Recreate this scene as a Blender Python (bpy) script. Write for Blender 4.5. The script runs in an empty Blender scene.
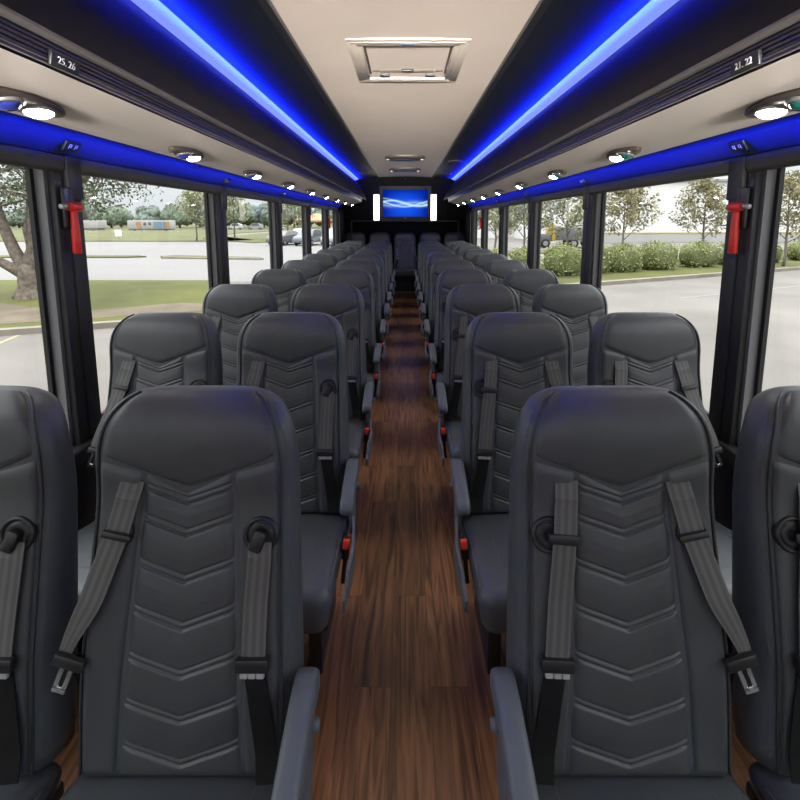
import bpy, bmesh, math, random
from mathutils import Vector, Matrix
random.seed(7)
SC = bpy.context.scene
COL = SC.collection
PI = math.pi

# ------------------------------------------------------------------ camera, sky, lights, exposure
EYE = 1.47
cam_d = bpy.data.cameras.new('camera')
cam = bpy.data.objects.new('camera', cam_d); COL.objects.link(cam)
cam_d.sensor_fit = 'HORIZONTAL'; cam_d.sensor_width = 36.0
cam_d.lens = 36.0 * 450 / 800
cam_d.shift_x = -5 / 800; cam_d.shift_y = -120 / 800
cam_d.clip_start = 0.02; cam_d.clip_end = 600
cam.location = (0, 0, EYE)
cam.rotation_euler = (math.radians(90 - 7.5), 0, 0)
SC.camera = cam

w = bpy.data.worlds.new('overcast_sky'); SC.world = w; w.use_nodes = True
nt = w.node_tree; nt.nodes.clear()
tc = nt.nodes.new('ShaderNodeTexCoord'); sep = nt.nodes.new('ShaderNodeSeparateXYZ')
rmp = nt.nodes.new('ShaderNodeValToRGB'); bg = nt.nodes.new('ShaderNodeBackground'); wo = nt.nodes.new('ShaderNodeOutputWorld')
nt.links.new(tc.outputs['Generated'], sep.inputs[0]); nt.links.new(sep.outputs['Z'], rmp.inputs[0])
cr = rmp.color_ramp
cr.elements[0].position = 0.0; cr.elements[0].color = (0.120, 0.1265, 0.132, 1)
cr.elements[1].position = 0.9; cr.elements[1].color = (1.0, 1.0, 1.0, 1)
e = cr.elements.new(0.25); e.color = (0.185, 0.191, 0.197, 1)
nt.links.new(rmp.outputs[0], bg.inputs[0]); bg.inputs[1].default_value = 7.0
nt.links.new(bg.outputs[0], wo.inputs[0])

def area_light(name, loc, direction, sx, sy, power, color, spread=PI):
    d = bpy.data.lights.new(name, 'AREA'); d.shape = 'RECTANGLE'; d.size = sx; d.size_y = sy
    d.energy = power; d.color = color; d.spread = spread
    o = bpy.data.objects.new(name, d); COL.objects.link(o); o.location = loc
    z = -Vector(direction).normalized(); x = Vector((0, 1, 0)) if abs(z.y) < 0.5 else Vector((1, 0, 0))
    x = (x - z * x.dot(z)).normalized(); y = z.cross(x)
    o.rotation_euler = Matrix((x, y, z)).transposed().to_euler()
    return o

# fill lamp added behind the camera, standing in for windscreen daylight
area_light('windscreen_fill', (0, -1.9, 1.5), (0, 1, -0.05), 2.0, 1.0, 1.5, (1.0, 0.97, 0.94))
# two more unseen lamps, added and aimed upward to brighten the ceiling
area_light('ceiling_fill_low', (0, -1.1, 0.75), (0, 0.35, 1), 1.9, 0.7, 4.0, (1.0, 0.96, 0.91), math.radians(100))
area_light('ceiling_fill_beam', (0, -1.88, 1.36), (0, 1, 0.18), 1.9, 0.35, 25, (1.0, 0.96, 0.91), math.radians(20))

SC.view_settings.view_transform = 'Standard'; SC.view_settings.look = 'None'
SC.view_settings.gamma = 1.0; SC.view_settings.use_curve_mapping = False
SC.view_settings.exposure = 0.0
SC.cycles.use_denoising = True
SC.cycles.max_bounces = 10; SC.cycles.transparent_max_bounces = 16
SC.cycles.sample_clamp_indirect = 4.0
SC.cycles.caustics_reflective = False; SC.cycles.caustics_refractive = False

# ------------------------------------------------------------------ materials
MAT = {}
def mat(name, col, rough=0.5, metal=0.0, spec=0.5, noise=None, bump=None, emit=None, estr=0.0, coat=0.0):
    m = bpy.data.materials.new(name); m.use_nodes = True
    n = m.node_tree.nodes; l = m.node_tree.links; b = n['Principled BSDF']
    b.inputs['Base Color'].default_value = (*col, 1); b.inputs['Roughness'].default_value = rough
    b.inputs['Metallic'].default_value = metal; b.inputs['Specular IOR Level'].default_value = spec
    b.inputs['Coat Weight'].default_value = coat
    if emit:
        b.inputs['Emission Color'].default_value = (*emit, 1); b.inputs['Emission Strength'].default_value = estr
    if noise or bump:
        t = n.new('ShaderNodeTexCoord')
    if noise:
        sc_, amt, det = noise
        x = n.new('ShaderNodeTexNoise'); x.inputs['Scale'].default_value = sc_; x.inputs['Detail'].default_value = det
        r = n.new('ShaderNodeValToRGB')
        r.color_ramp.elements[0].position = 0.3; r.color_ramp.elements[1].position = 0.7
        r.color_ramp.elements[0].color = (*[c * (1 - amt) for c in col], 1)
        r.color_ramp.elements[1].color = (*[min(1, c * (1 + amt)) for c in col], 1)
        l.new(t.outputs['Object'], x.inputs['Vector']); l.new(x.outputs['Fac'], r.inputs[0]); l.new(r.outputs[0], b.inputs['Base Color'])
    if bump:
        sc_, st, dist = bump
        x = n.new('ShaderNodeTexNoise'); x.inputs['Scale'].default_value = sc_; x.inputs['Detail'].default_value = 3
        bp = n.new('ShaderNodeBump'); bp.inputs['Strength'].default_value = st; bp.inputs['Distance'].default_value = dist
        l.new(t.outputs['Object'], x.inputs['Vector']); l.new(x.outputs['Fac'], bp.inputs['Height']); l.new(bp.outputs[0], b.inputs['Normal'])
    MAT[name] = m
    return m

mat('leather', (0.048, 0.0515, 0.055), 0.43, spec=0.6, noise=(9, 0.10, 2), bump=(420, 0.10, 0.001))
mat('leather_side_lit', (0.060, 0.067, 0.075), 0.45, spec=0.55, bump=(420, 0.10, 0.001))  # leather painted lighter, light from aisle and ceiling put into the colour
mat('thread', (0.11, 0.115, 0.12), 0.6)
mat('piping', (0.030, 0.032, 0.035), 0.45)
mat('black_plastic', (0.012, 0.012, 0.013), 0.42)
mat('grey_plastic', (0.095, 0.108, 0.128), 0.48, bump=(300, 0.06, 0.001))
mat('red_plastic', (0.90, 0.06, 0.03), 0.35, emit=None)
mat('hammer_red', (0.75, 0.035, 0.025), 0.3)
mat('chrome', (0.6, 0.6, 0.6), 0.22, metal=1.0)
mat('satin_metal', (0.34, 0.34, 0.34), 0.4)
mat('aluminium', (0.40, 0.40, 0.41), 0.42, metal=0.85)
mat('frame_lit', (0.17, 0.17, 0.175), 0.45, metal=0.2)  # frame grey painted lighter, windscreen light put into the colour
mat('frame_grey', (0.10, 0.098, 0.10), 0.45, metal=0.2)
mat('black_trim', (0.016, 0.0155, 0.016), 0.5, noise=(6, 0.15, 2))
mat('post_grey', (0.030, 0.029, 0.029), 0.5)
mat('header_grey', (0.070, 0.066, 0.064), 0.55, bump=(250, 0.08, 0.001))
mat('black_gloss', (0.010, 0.010, 0.011), 0.28, spec=0.7)
mat('rubber', (0.006, 0.006, 0.006), 0.6)
mat('cream', (0.64, 0.545, 0.465), 0.55, noise=(3, 0.03, 2), bump=(180, 0.03, 0.001))
mat('cream_vinyl', (0.56, 0.50, 0.445), 0.5, noise=(4, 0.03, 2), bump=(180, 0.03, 0.001))
mat('hatch_plastic', (0.43, 0.37, 0.315), 0.4)
mat('black_vinyl', (0.0085, 0.008, 0.0082), 0.55, spec=0.25, noise=(5, 0.12, 2), bump=(300, 0.08, 0.001))
mat('cove_vinyl', (0.010, 0.012, 0.014), 0.5, spec=0.3, bump=(200, 0.06, 0.001))
mat('rear_black', (0.002, 0.002, 0.0022), 0.7, spec=0.12)
mat('lip_grey', (0.20, 0.185, 0.175), 0.38, metal=0.3)
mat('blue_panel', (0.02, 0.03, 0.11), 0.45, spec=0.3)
mat('channel', (0.05, 0.042, 0.035), 0.6)
mat('led', (0.2, 0.3, 0.8), 0.5, emit=(0.22, 0.30, 1.0), estr=1.0)
mat('lamp_lens', (0.9, 0.9, 0.9), 0.3, emit=(1.0, 0.95, 0.88), estr=90.0)
mat('rear_lamp', (0.9, 0.9, 0.9), 0.3, emit=(1.0, 0.95, 0.88), estr=3.0)
mat('lens_small', (0.8, 0.75, 0.65), 0.3, emit=(1.0, 0.85, 0.6), estr=0.5)
mat('white_letter', (0.8, 0.8, 0.78), 0.5)
mat('blue_glass', (0.02, 0.03, 0.22), 0.15)
mat('green_glass', (0.01, 0.10, 0.08), 0.15)
mat('dark_bronze', (0.075, 0.058, 0.045), 0.45)
mat('carpet_black', (0.008, 0.008, 0.009), 0.8)
mat('step_nosing', (0.16, 0.155, 0.15), 0.4, metal=0.4)
# outdoors
mat('asphalt', (0.132, 0.1224, 0.1112), 0.9, noise=(0.35, 0.2, 8))
mat('road', (0.162, 0.1562, 0.1534), 0.85, noise=(0.12, 0.07, 5))
mat('faded_paint', (0.188, 0.18, 0.168), 0.9)
mat('kerb', (0.184, 0.164, 0.136), 0.9, noise=(1.5, 0.2, 4))
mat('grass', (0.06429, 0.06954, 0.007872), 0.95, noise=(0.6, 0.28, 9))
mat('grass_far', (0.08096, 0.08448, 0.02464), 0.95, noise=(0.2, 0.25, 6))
mat('bare_soil', (0.1047, 0.0832, 0.05544), 0.95, noise=(1.2, 0.25, 6))
mat('yellow_paint', (0.24, 0.208, 0.12), 0.8)
mat('bark', (0.1294, 0.1047, 0.0832), 0.9, noise=(7, 0.5, 6), bump=(14, 0.7, 0.03))
mat('bark_pale', (0.1478, 0.1294, 0.1047), 0.9, noise=(9, 0.35, 6))
mat('leaf_oak', (0.104, 0.124, 0.06), 0.7, noise=(2.5, 0.4, 3))
mat('leaf_olive', (0.232, 0.212, 0.108), 0.7, noise=(3, 0.35, 3))
mat('leaf_pale', (0.264, 0.268, 0.16), 0.7, noise=(3, 0.3, 3))
mat('leaf_hedge', (0.22, 0.2376, 0.088), 0.65, noise=(5, 0.5, 4))
mat('leaf_far_hazy', (0.117, 0.151, 0.1078), 0.9, noise=(0.5, 0.35, 5))  # green lightened, distance haze put into the colour
mat('leaf_far_hazy_blue', (0.1232, 0.151, 0.1262), 0.9, noise=(0.5, 0.3, 5))  # bluish variant, haze likewise painted in
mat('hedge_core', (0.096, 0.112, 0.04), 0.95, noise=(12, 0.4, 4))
mat('building_white', (0.68, 0.68, 0.68), 0.8)
mat('building_grey', (0.3696, 0.3634, 0.3573), 0.8)
mat('yellow_band', (0.3819, 0.2772, 0.08624), 0.7)
mat('trailer_white', (0.3388, 0.3388, 0.3326), 0.7)
mat('orange_paint', (0.384, 0.192, 0.096), 0.6)
mat('blue_paint', (0.136, 0.224, 0.32), 0.6)
mat('pink_paint', (0.308, 0.1848, 0.1602), 0.7)
mat('window_dark', (0.0616, 0.06776, 0.08008), 0.3)
mat('car_silver', (0.2587, 0.2649, 0.2772), 0.35, metal=0.3)
mat('car_dark', (0.12, 0.12, 0.132), 0.3)  # dark paint lightened, haze put into the colour
mat('car_white', (0.3819, 0.3819, 0.3819), 0.35)
mat('car_blue', (0.136, 0.152, 0.18), 0.3)  # blue paint greyed and lightened, haze put into the colour
mat('tyre', (0.00924, 0.00924, 0.00924), 0.8)
mat('yellow_machine', (0.3696, 0.2587, 0.0308), 0.5)

def wood_material():
    m = bpy.data.materials.new('walnut_planks'); m.use_nodes = True
    n = m.node_tree.nodes; l = m.node_tree.links; b = n['Principled BSDF']
    t = n.new('ShaderNodeTexCoord')
    mp = n.new('ShaderNodeMapping'); mp.inputs['Rotation'].default_value = (0, 0, PI / 2); mp.inputs['Location'].default_value = (0.3, 0.045, 0)
    br = n.new('ShaderNodeTexBrick'); br.offset = 0.37; br.inputs['Scale'].default_value = 1.0
    br.inputs['Brick Width'].default_value = 0.95; br.inputs['Row Height'].default_value = 0.125
    br.inputs['Mortar Size'].default_value = 0.0012; br.inputs['Mortar Smooth'].default_value = 0.1
    br.inputs['Color1'].default_value = (0.25, 0.25, 0.25, 1); br.inputs['Color2'].default_value = (0.95, 0.95, 0.95, 1); br.inputs['Mortar'].default_value = (0, 0, 0, 1)
    br.inputs['Bias'].default_value = 0.0
    l.new(t.outputs['Object'], mp.inputs[0]); l.new(mp.outputs[0], br.inputs['Vector'])
    # grain: noise stretched along the plank, offset per plank
    add = n.new('ShaderNodeVectorMath'); add.operation = 'ADD'
    sc = n.new('ShaderNodeVectorMath'); sc.operation = 'SCALE'; sc.inputs['Scale'].default_value = 7.0
    l.new(br.outputs['Color'], sc.inputs[0]); l.new(t.outputs['Object'], add.inputs[0]); l.new(sc.outputs[0], add.inputs[1])
    mp2 = n.new('ShaderNodeMapping'); mp2.inputs['Scale'].default_value = (34, 2.2, 1)
    l.new(add.outputs[0], mp2.inputs[0])
    no = n.new('ShaderNodeTexNoise'); no.inputs['Scale'].default_value = 1.0; no.inputs['Detail'].default_value = 7; no.inputs['Distortion'].default_value = 1.6
    l.new(mp2.outputs[0], no.inputs['Vector'])
    r = n.new('ShaderNodeValToRGB')
    r.color_ramp.elements[0].position = 0.28; r.color_ramp.elements[0].color = (0.045, 0.020, 0.010, 1)
    r.color_ramp.elements[1].position = 0.75; r.color_ramp.elements[1].color = (0.46, 0.205, 0.092, 1)
    l.new(no.outputs['Fac'], r.inputs[0])
    mx = n.new('ShaderNodeMixRGB'); mx.blend_type = 'MULTIPLY'; mx.inputs['Fac'].default_value = 0.55
    l.new(r.outputs[0], mx.inputs['Color1']); l.new(br.outputs['Color'], mx.inputs['Color2'])
    l.new(mx.outputs[0], b.inputs['Base Color'])
    b.inputs['Roughness'].default_value = 0.32; b.inputs['Specular IOR Level'].default_value = 0.5
    MAT['walnut_planks'] = m
wood_material()

def strap_material():
    m = bpy.data.materials.new('webbing'); m.use_nodes = True
    n = m.node_tree.nodes; l = m.node_tree.links; b = n['Principled BSDF']
    uv = n.new('ShaderNodeTexCoord'); sp = n.new('ShaderNodeSeparateXYZ'); l.new(uv.outputs['UV'], sp.inputs[0])
    mul = n.new('ShaderNodeMath'); mul.operation = 'MULTIPLY'; mul.inputs[1].default_value = PI * 2 * 3
    co = n.new('ShaderNodeMath'); co.operation = 'COSINE'
    l.new(sp.outputs['X'], mul.inputs[0]); l.new(mul.outputs[0], co.inputs[0])
    r = n.new('ShaderNodeValToRGB')
    r.color_ramp.elements[0].position = 0.25; r.color_ramp.elements[0].color = (0.060, 0.058, 0.056, 1)
    r.color_ramp.elements[1].position = 0.75; r.color_ramp.elements[1].color = (0.098, 0.095, 0.091, 1)
    ad = n.new('ShaderNodeMath'); ad.operation = 'MULTIPLY_ADD'; ad.inputs[1].default_value = 0.5; ad.inputs[2].default_value = 0.5
    l.new(co.outputs[0], ad.inputs[0]); l.new(ad.outputs[0], r.inputs[0]); l.new(r.outputs[0], b.inputs['Base Color'])
    b.inputs['Roughness'].default_value = 0.5
    b.inputs['Sheen Weight'].default_value = 0.25
    MAT['webbing'] = m
strap_material()
mat('webbing_black', (0.006, 0.006, 0.006), 0.8, spec=0.2)

def glass_material():
    m = bpy.data.materials.new('window_glass'); m.use_nodes = True
    n = m.node_tree.nodes; l = m.node_tree.links; n.clear()
    o = n.new('ShaderNodeOutputMaterial'); mx = n.new('ShaderNodeMixShader')
    tr = n.new('ShaderNodeBsdfTransparent'); tr.inputs[0].default_value = (0.97, 0.98, 0.975, 1)
    gl = n.new('ShaderNodeBsdfGlossy'); gl.inputs['Roughness'].default_value = 0.02
    fr = n.new('ShaderNodeFresnel'); fr.inputs['IOR'].default_value = 1.3
    ml = n.new('ShaderNodeMath'); ml.operation = 'MULTIPLY'; ml.inputs[1].default_value = 0.10
    l.new(fr.outputs[0], ml.inputs[0]); l.new(ml.outputs[0], mx.inputs[0]); l.new(tr.outputs[0], mx.inputs[1]); l.new(gl.outputs[0], mx.inputs[2]); l.new(mx.outputs[0], o.inputs[0])
    MAT['window_glass'] = m
glass_material()

def screen_material():
    m = bpy.data.materials.new('screen_waves'); m.use_nodes = True
    n = m.node_tree.nodes; l = m.node_tree.links; n.clear()
    o = n.new('ShaderNodeOutputMaterial'); em = n.new('ShaderNodeEmission'); em.inputs[1].default_value = 1.0
    uv = n.new('ShaderNodeTexCoord'); sp = n.new('ShaderNodeSeparateXYZ'); l.new(uv.outputs['UV'], sp.inputs[0])
    def M(op, a, b=None, c=None):
        x = n.new('ShaderNodeMath'); x.operation = op
        for i, v in enumerate((a, b, c)):
            if v is None: continue
            if isinstance(v, (int, float)): x.inputs[i].default_value = v
            else: l.new(v, x.inputs[i])
        return x.outputs[0]
    X, Y = sp.outputs['X'], sp.outputs['Y']
    total = None
    for amp, fr, ph, off, wd, st in ((0.10, 5.0, 0.6, 0.50, 0.030, 1.0), (0.12, 4.4, 2.6, 0.49, 0.022, 0.9), (0.15, 4.0, 1.7, 0.54, 0.018, 0.5), (0.06, 6.0, 3.6, 0.47, 0.05, 0.45)):
        s = M('SINE', M('MULTIPLY_ADD', X, fr, ph))
        d = M('SUBTRACT', Y, M('MULTIPLY_ADD', s, amp, off))
        g = M('MULTIPLY', M('EXPONENT', M('MULTIPLY', M('POWER', M('ABSOLUTE', M('DIVIDE', d, wd)), 1.3), -1.0)), st)
        total = g if total is None else M('ADD', total, g)
    cl = M('MINIMUM', total, 1.0)
    base = n.new('ShaderNodeMixRGB'); base.inputs[1].default_value = (0.0, 0.012, 0.28, 1); base.inputs[2].default_value = (0.01, 0.10, 0.95, 1)
    cx = M('MULTIPLY', M('SINE', M('MULTIPLY', X, PI)), M('SINE', M('MULTIPLY_ADD', Y, 2.4, 0.6)))
    l.new(cx, base.inputs[0])
    mx = n.new('ShaderNodeMixRGB'); mx.inputs[2].default_value = (0.55, 0.85, 1.0, 1)
    l.new(cl, mx.inputs[0]); l.new(base.outputs[0], mx.inputs[1]); l.new(mx.outputs[0], em.inputs[0]); l.new(em.outputs[0], o.inputs[0])
    MAT['screen_waves'] = m
screen_material()

# ------------------------------------------------------------------ mesh helpers
def obj(name, v, f, m, parent=None, smooth=True, uv=None):
    me = bpy.data.meshes.new(name); me.from_pydata([tuple(x) for x in v], [], f); me.update()
    if uv:
        ul = me.uv_layers.new(name='UVMap')
        for lp in me.loops: ul.data[lp.index].uv = uv[lp.vertex_index]
    if smooth:
        for p in me.polygons: p.use_smooth = True
    me.materials.append(MAT[m])
    o = bpy.data.objects.new(name, me); COL.objects.link(o)
    if parent: o.parent = parent
    return o
def bobj(name, bm, m, parent=None, smooth=False, angle=None):
    me = bpy.data.meshes.new(name); bm.normal_update(); bm.to_mesh(me); bm.free()
    if smooth:
        for p in me.polygons: p.use_smooth = True
        if angle: me.set_sharp_from_angle(angle=angle)
    me.materials.append(MAT[m])
    o = bpy.data.objects.new(name, me); COL.objects.link(o)
    if parent: o.parent = parent
    return o
def tag(o, label=None, cat=None, group=None, kind=None):
    if label: o['label'] = label
    if cat: o['category'] = cat
    if group: o['group'] = group
    if kind: o['kind'] = kind
    return o
def empty(name, loc=(0, 0, 0), label=None, cat=None, group=None):
    o = bpy.data.objects.new(name, None); COL.objects.link(o); o.location = loc; o.empty_display_size = 0.1
    return tag(o, label, cat, group)
def copy_tree(o, parent=None):
    c = o.copy(); COL.objects.link(c)
    if parent: c.parent = parent
    for ch in list(o.children): copy_tree(ch, c)
    return c
def bx(bm, x0, x1, y0, y1, z0, z1, bev=0.0, seg=2, M=None):
    r = bmesh.ops.create_cube(bm, size=1.0)
    vs = r['verts']
    for v in vs:
        v.co = Vector(((x0 + x1) / 2 + v.co.x * (x1 - x0), (y0 + y1) / 2 + v.co.y * (y1 - y0), (z0 + z1) / 2 + v.co.z * (z1 - z0)))
    if bev > 0:
        es = list({e for v in vs for e in v.link_edges})
        rr = bmesh.ops.bevel(bm, geom=es, offset=bev, segments=seg, affect='EDGES', profile=0.5)
        vs = list({v for f in rr['faces'] for v in f.verts} | {v for v in vs if v.is_valid})
    if M is not None:
        for v in vs: v.co = M @ v.co
    return vs
def box(name, dims, m, parent=None, bev=0.0, seg=2, M=None):
    bm = bmesh.new(); bx(bm, *dims, bev=bev, seg=seg, M=M)
    return bobj(name, bm, m, parent, smooth=bev > 0, angle=math.radians(40))
def struct(o): o['kind'] = 'structure'; return o
def tube(pts, rad, n=6, V=None, F=None, caps=True):
    """round tube along pts, radius number or list"""
    V = [] if V is None else V; F = [] if F is None else F
    base = len(V); k = len(pts); pts = [Vector(p) for p in pts]
    up = None
    for i, p in enumerate(pts):
        t = (pts[min(i + 1, k - 1)] - pts[max(i - 1, 0)]).normalized()
        if up is None:
            up = Vector((0, 0, 1)) if abs(t.z) < 0.9 else Vector((1, 0, 0))
        a = (up - t * up.dot(t)).normalized(); b = t.cross(a); up = a
        r = rad[i] if isinstance(rad, (list, tuple)) else rad
        for j in range(n):
            q = 2 * PI * j / n
            V.append(p + a * (r * math.cos(q)) + b * (r * math.sin(q)))
    for i in range(k - 1):
        for j in range(n):
            A = base + i * n + j; B = base + i * n + (j + 1) % n
            F.append((A, B, B + n, A + n))
    if caps:
        F.append(tuple(base + j for j in reversed(range(n)))); F.append(tuple(base + (k - 1) * n + j for j in range(n)))
    return V, F
def lathe(prof, n, M, V=None, F=None):
    """profile of (radius, height) around local z, placed by M"""
    V = [] if V is None else V; F = [] if F is None else F
    base = len(V)
    for r, h in prof:
        for j in range(n):
            q = 2 * PI * j / n
            V.append(M @ Vector((r * math.cos(q), r * math.sin(q), h)))
    for i in range(len(prof) - 1):
        for j in range(n):
            A = base + i * n + j; B = base + i * n + (j + 1) % n
            F.append((A, B, B + n, A + n))
    return V, F
def prism(name, prof, y0, y1, m, parent=None, closed=True, smooth=False):
    """profile in (x, z) pushed along y"""
    k = len(prof); V = [(x, y0, z) for x, z in prof] + [(x, y1, z) for x, z in prof]
    F = [(i, (i + 1) % k, k + (i + 1) % k, k + i) for i in range(k if closed else k - 1)]
    if closed: F += [tuple(range(k))[::-1], tuple(range(k, 2 * k))]
    o = obj(name, V, F, m, parent, smooth=False)
    bm = bmesh.new(); bm.from_mesh(o.data); bmesh.ops.recalc_face_normals(bm, faces=bm.faces); bm.to_mesh(o.data); bm.free()
    if smooth:
        for p in o.data.polygons: p.use_smooth = True
        o.data.set_sharp_from_angle(angle=math.radians(40))
    return o
def plate(name, pts, z0, z1, m, parent=None):
    """polygon of (x, y) with thickness"""
    k = len(pts); V = [(x, y, z0) for x, y in pts] + [(x, y, z1) for x, y in pts]
    F = [(i, (i + 1) % k, k + (i + 1) % k, k + i) for i in range(k)] + [tuple(range(k))[::-1], tuple(range(k, 2 * k))]
    o = obj(name, V, F, m, parent, smooth=False)
    bm = bmesh.new(); bm.from_mesh(o.data); bmesh.ops.recalc_face_normals(bm, faces=bm.faces); bm.to_mesh(o.data); bm.free()
    return o
def sst(a, b, x):
    t = min(1, max(0, (x - a) / (b - a))); return t * t * (3 - 2 * t)

SIDE = {-1: 'lawn side', 1: 'hedge side'}
ORD = ['first', 'second', 'third', 'fourth', 'fifth', 'sixth', 'seventh', 'eighth', 'ninth', 'tenth']

# ------------------------------------------------------------------ the bus shell
YF, YR = -2.0, 9.15          # front bulkhead, rear wall
CZ = 2.30
WX = 1.25
struct(box('floor', (-1.33, 1.33, YF, 8.41, -0.08, 0.0), 'walnut_planks'))
pf = struct(box('floor_rear_platform', (-1.33, 1.33, 8.41, YR + 0.1, -0.08, 0.13), 'walnut_planks'))
struct(box('trim_1', (-0.30, 0.30, 8.385, 8.43, 0.118, 0.138), 'step_nosing', bev=0.004))
# ceiling: cream middle panel gently arched, dark sloping panels to both sides
prof = [(-0.53 + 1.06 * i / 16, CZ + 0.02 * (1 - ((i - 8) / 8) ** 2)) for i in range(17)]
prism('ceiling', prof + [(0.53, CZ + 0.06), (-0.53, CZ + 0.06)], YF, YR, 'cream')['kind'] = 'structure'
for s, nm in ((-1, 'ceiling_panel_lawn'), (1, 'ceiling_panel_hedge')):
    p = [(s * 0.53, CZ - 0.002), (s * 0.75, CZ - 0.014), (s * 0.94, CZ - 0.038), (s * 1.00, CZ - 0.05), (s * 1.33, CZ - 0.05), (s * 1.33, CZ + 0.06), (s * 0.53, CZ + 0.06)]
    o = prism(nm, p, YF, YR, 'cove_vinyl', smooth=True); o['kind'] = 'structure'
for i, s in enumerate((-1, 1)):
    p = [(s * 0.520, CZ + 0.004), (s * 0.521, CZ - 0.010), (s * 0.533, CZ - 0.013), (s * 0.553, CZ - 0.012), (s * 0.556, CZ + 0.004)]
    struct(prism('trim_%d' % (2 + i), p, YF, 8.9, 'black_trim'))
    p = [(s * 0.512, CZ + 0.004), (s * 0.512, CZ - 0.004), (s * 0.521, CZ - 0.006), (s * 0.521, CZ + 0.004)]
    struct(prism('trim_%d' % (4 + i), p, YF, 8.9, 'lip_grey'))

PER = 1.40
WIN0, WIN1 = 1.745, 3.02     # first full window opening
ZS, ZT = 0.62, 1.685         # sill and window top
for s, nm in ((-1, 'lawn'), (1, 'hedge')):
    # lower wall, sill rail and the wall above the windows, all one wall
    bm = bmesh.new()
    xs = sorted((s * WX, s * 1.33))
    bx(bm, xs[0], xs[1], YF, YR, -0.08, ZS - 0.02)
    xs2 = sorted((s * 1.215, s * 1.33)); bx(bm, xs2[0], xs2[1], YF, YR, ZS - 0.06, ZS, bev=0.012)
    xs3 = sorted((s * 1.265, s * 1.33)); bx(bm, xs3[0], xs3[1], YF, YR, ZT, CZ)
    xs4 = sorted((s * 1.24, s * 1.33)); bx(bm, xs4[0], xs4[1], 8.42, YR, ZS - 0.02, ZT + 0.02)
    struct(bobj('wall_' + nm, bm, 'black_trim'))
    # blue lit panel under the rack
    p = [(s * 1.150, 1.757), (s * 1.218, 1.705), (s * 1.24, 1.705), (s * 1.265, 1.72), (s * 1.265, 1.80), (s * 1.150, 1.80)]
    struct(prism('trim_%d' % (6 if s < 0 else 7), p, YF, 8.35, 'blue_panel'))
    for k in range(-1, 6):  # unseen first window on each side added to let daylight in
        y0, y1 = WIN0 + PER * (k - 1), WIN1 + PER * (k - 1)
        if k == 5: y1 = 8.30
        wn = tag(empty('window_%d' % (k + 2 if s < 0 else k + 9), (s * 1.30, (y0 + y1) / 2, ZS)), kind='structure')
        inv = Matrix.Translation(-wn.location)
        bm = bmesh.new(); a, b = sorted((s * 1.262, s * 1.325))
        t = 0.016
        for d in ((y0, y0 + t, ZS, ZT), (y1 - t, y1, ZS, ZT), (y0, y1, ZS, ZS + t), (y0, y1, ZT - t, ZT)):
            bx(bm, a, b, *d, M=inv)
        bobj('frame', bm, 'frame_lit' if k <= 0 else 'frame_grey', wn)
        bm = bmesh.new(); a, b = sorted((s * 1.296, s * 1.312)); u = t + 0.016
        for d in ((y0 + t, y0 + u, ZS + t, ZT - t), (y1 - u, y1 - t, ZS + t, ZT - t), (y0 + t, y1 - t, ZS + t, ZS + u), (y0 + t, y1 - t, ZT - u, ZT - t)):
            bx(bm, a, b, *d, M=inv)
        bobj('rubber_seal', bm, 'rubber', wn)
        a, b = sorted((s * 1.302, s * 1.307))
        box('pane', (a, b, y0 + t, y1 - t, ZS + t, ZT - t), 'window_glass', wn, M=inv)
        a, b = sorted((s * 1.226, s * 1.264))
        box('header_pad', (a, b, y0 - 0.05 if k > -1 else y0, y1 + 0.052, 1.643, 1.708), 'header_grey', wn, bev=0.016, seg=4, M=inv)
    for k in range(0, 6):
        ya, yb = WIN1 + PER * (k - 2), WIN0 + PER * (k - 1)
        bm = bmesh.new()
        a, b = sorted((s * 1.238, s * 1.33))
        bx(bm, a, b, ya, yb, ZS - 0.02, ZT + 0.02, bev=0.008)
        a, b = sorted((s * 1.230, s * 1.25))
        bx(bm, a, b, ya + 0.05, yb - 0.004, ZS - 0.02, 1.60, bev=0.008)
        struct(bobj('pillar_trim', bm, 'black_trim', smooth=True, angle=math.radians(40)))
        if k >= 1:
            # grey cap over the pillar top with its small plate of two symbols
            a, b = sorted((s * 1.221, s * 1.26))
            c = box('pillar_cover', (a, b, ya + 0.045, yb - 0.002, 1.545, 1.704), 'post_grey', bev=0.008)
            tag(c, '%s grey pillar cover above the %s window post from the front on the %s' % ('charcoal', ORD[k - 1], SIDE[s]), 'pillar cover', 'charcoal pillar covers')
            pl = empty('symbol_plate', (s * 1.172, (ya + yb) / 2 - 0.054, 1.730), 'small black plate with two white symbols over the %s window post, %s' % (ORD[k - 1], SIDE[s]), 'plate', 'symbol plates over the window posts')
            Mx = Matrix.Rotation(s * math.radians(-33), 4, 'Y')
            box('back_plate', (-0.007, 0.007, -0.037, 0.037, -0.021, 0.021), 'black_plastic', pl, bev=0.004, M=Mx)
            for q in (-0.014, 0.014):
                bm = bmesh.new()
                x0, x1 = sorted((-s * 0.0068, -s * 0.0082))
                for d in ((q - 0.006, q - 0.0035, -0.008, 0.008), (q + 0.0035, q + 0.006, -0.004, 0.008), (q - 0.006, q + 0.006, 0.0055, 0.008), (q - 0.006, q + 0.006, -0.003, -0.0005)):
                    bx(bm, x0, x1, *d, M=Mx)
                bobj('symbol', bm, 'white_letter', pl)

# blue light hidden above the windows, one run per side (the lit channel under each rack)
for s in (-1, 1):
    area_light('window_channel_led', (s * 1.00, 3.2, 1.752), (s * 1.0, 0, -0.05), 10.2, 0.015, 13, (0.02, 0.05, 1.0), math.radians(30))

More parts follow.
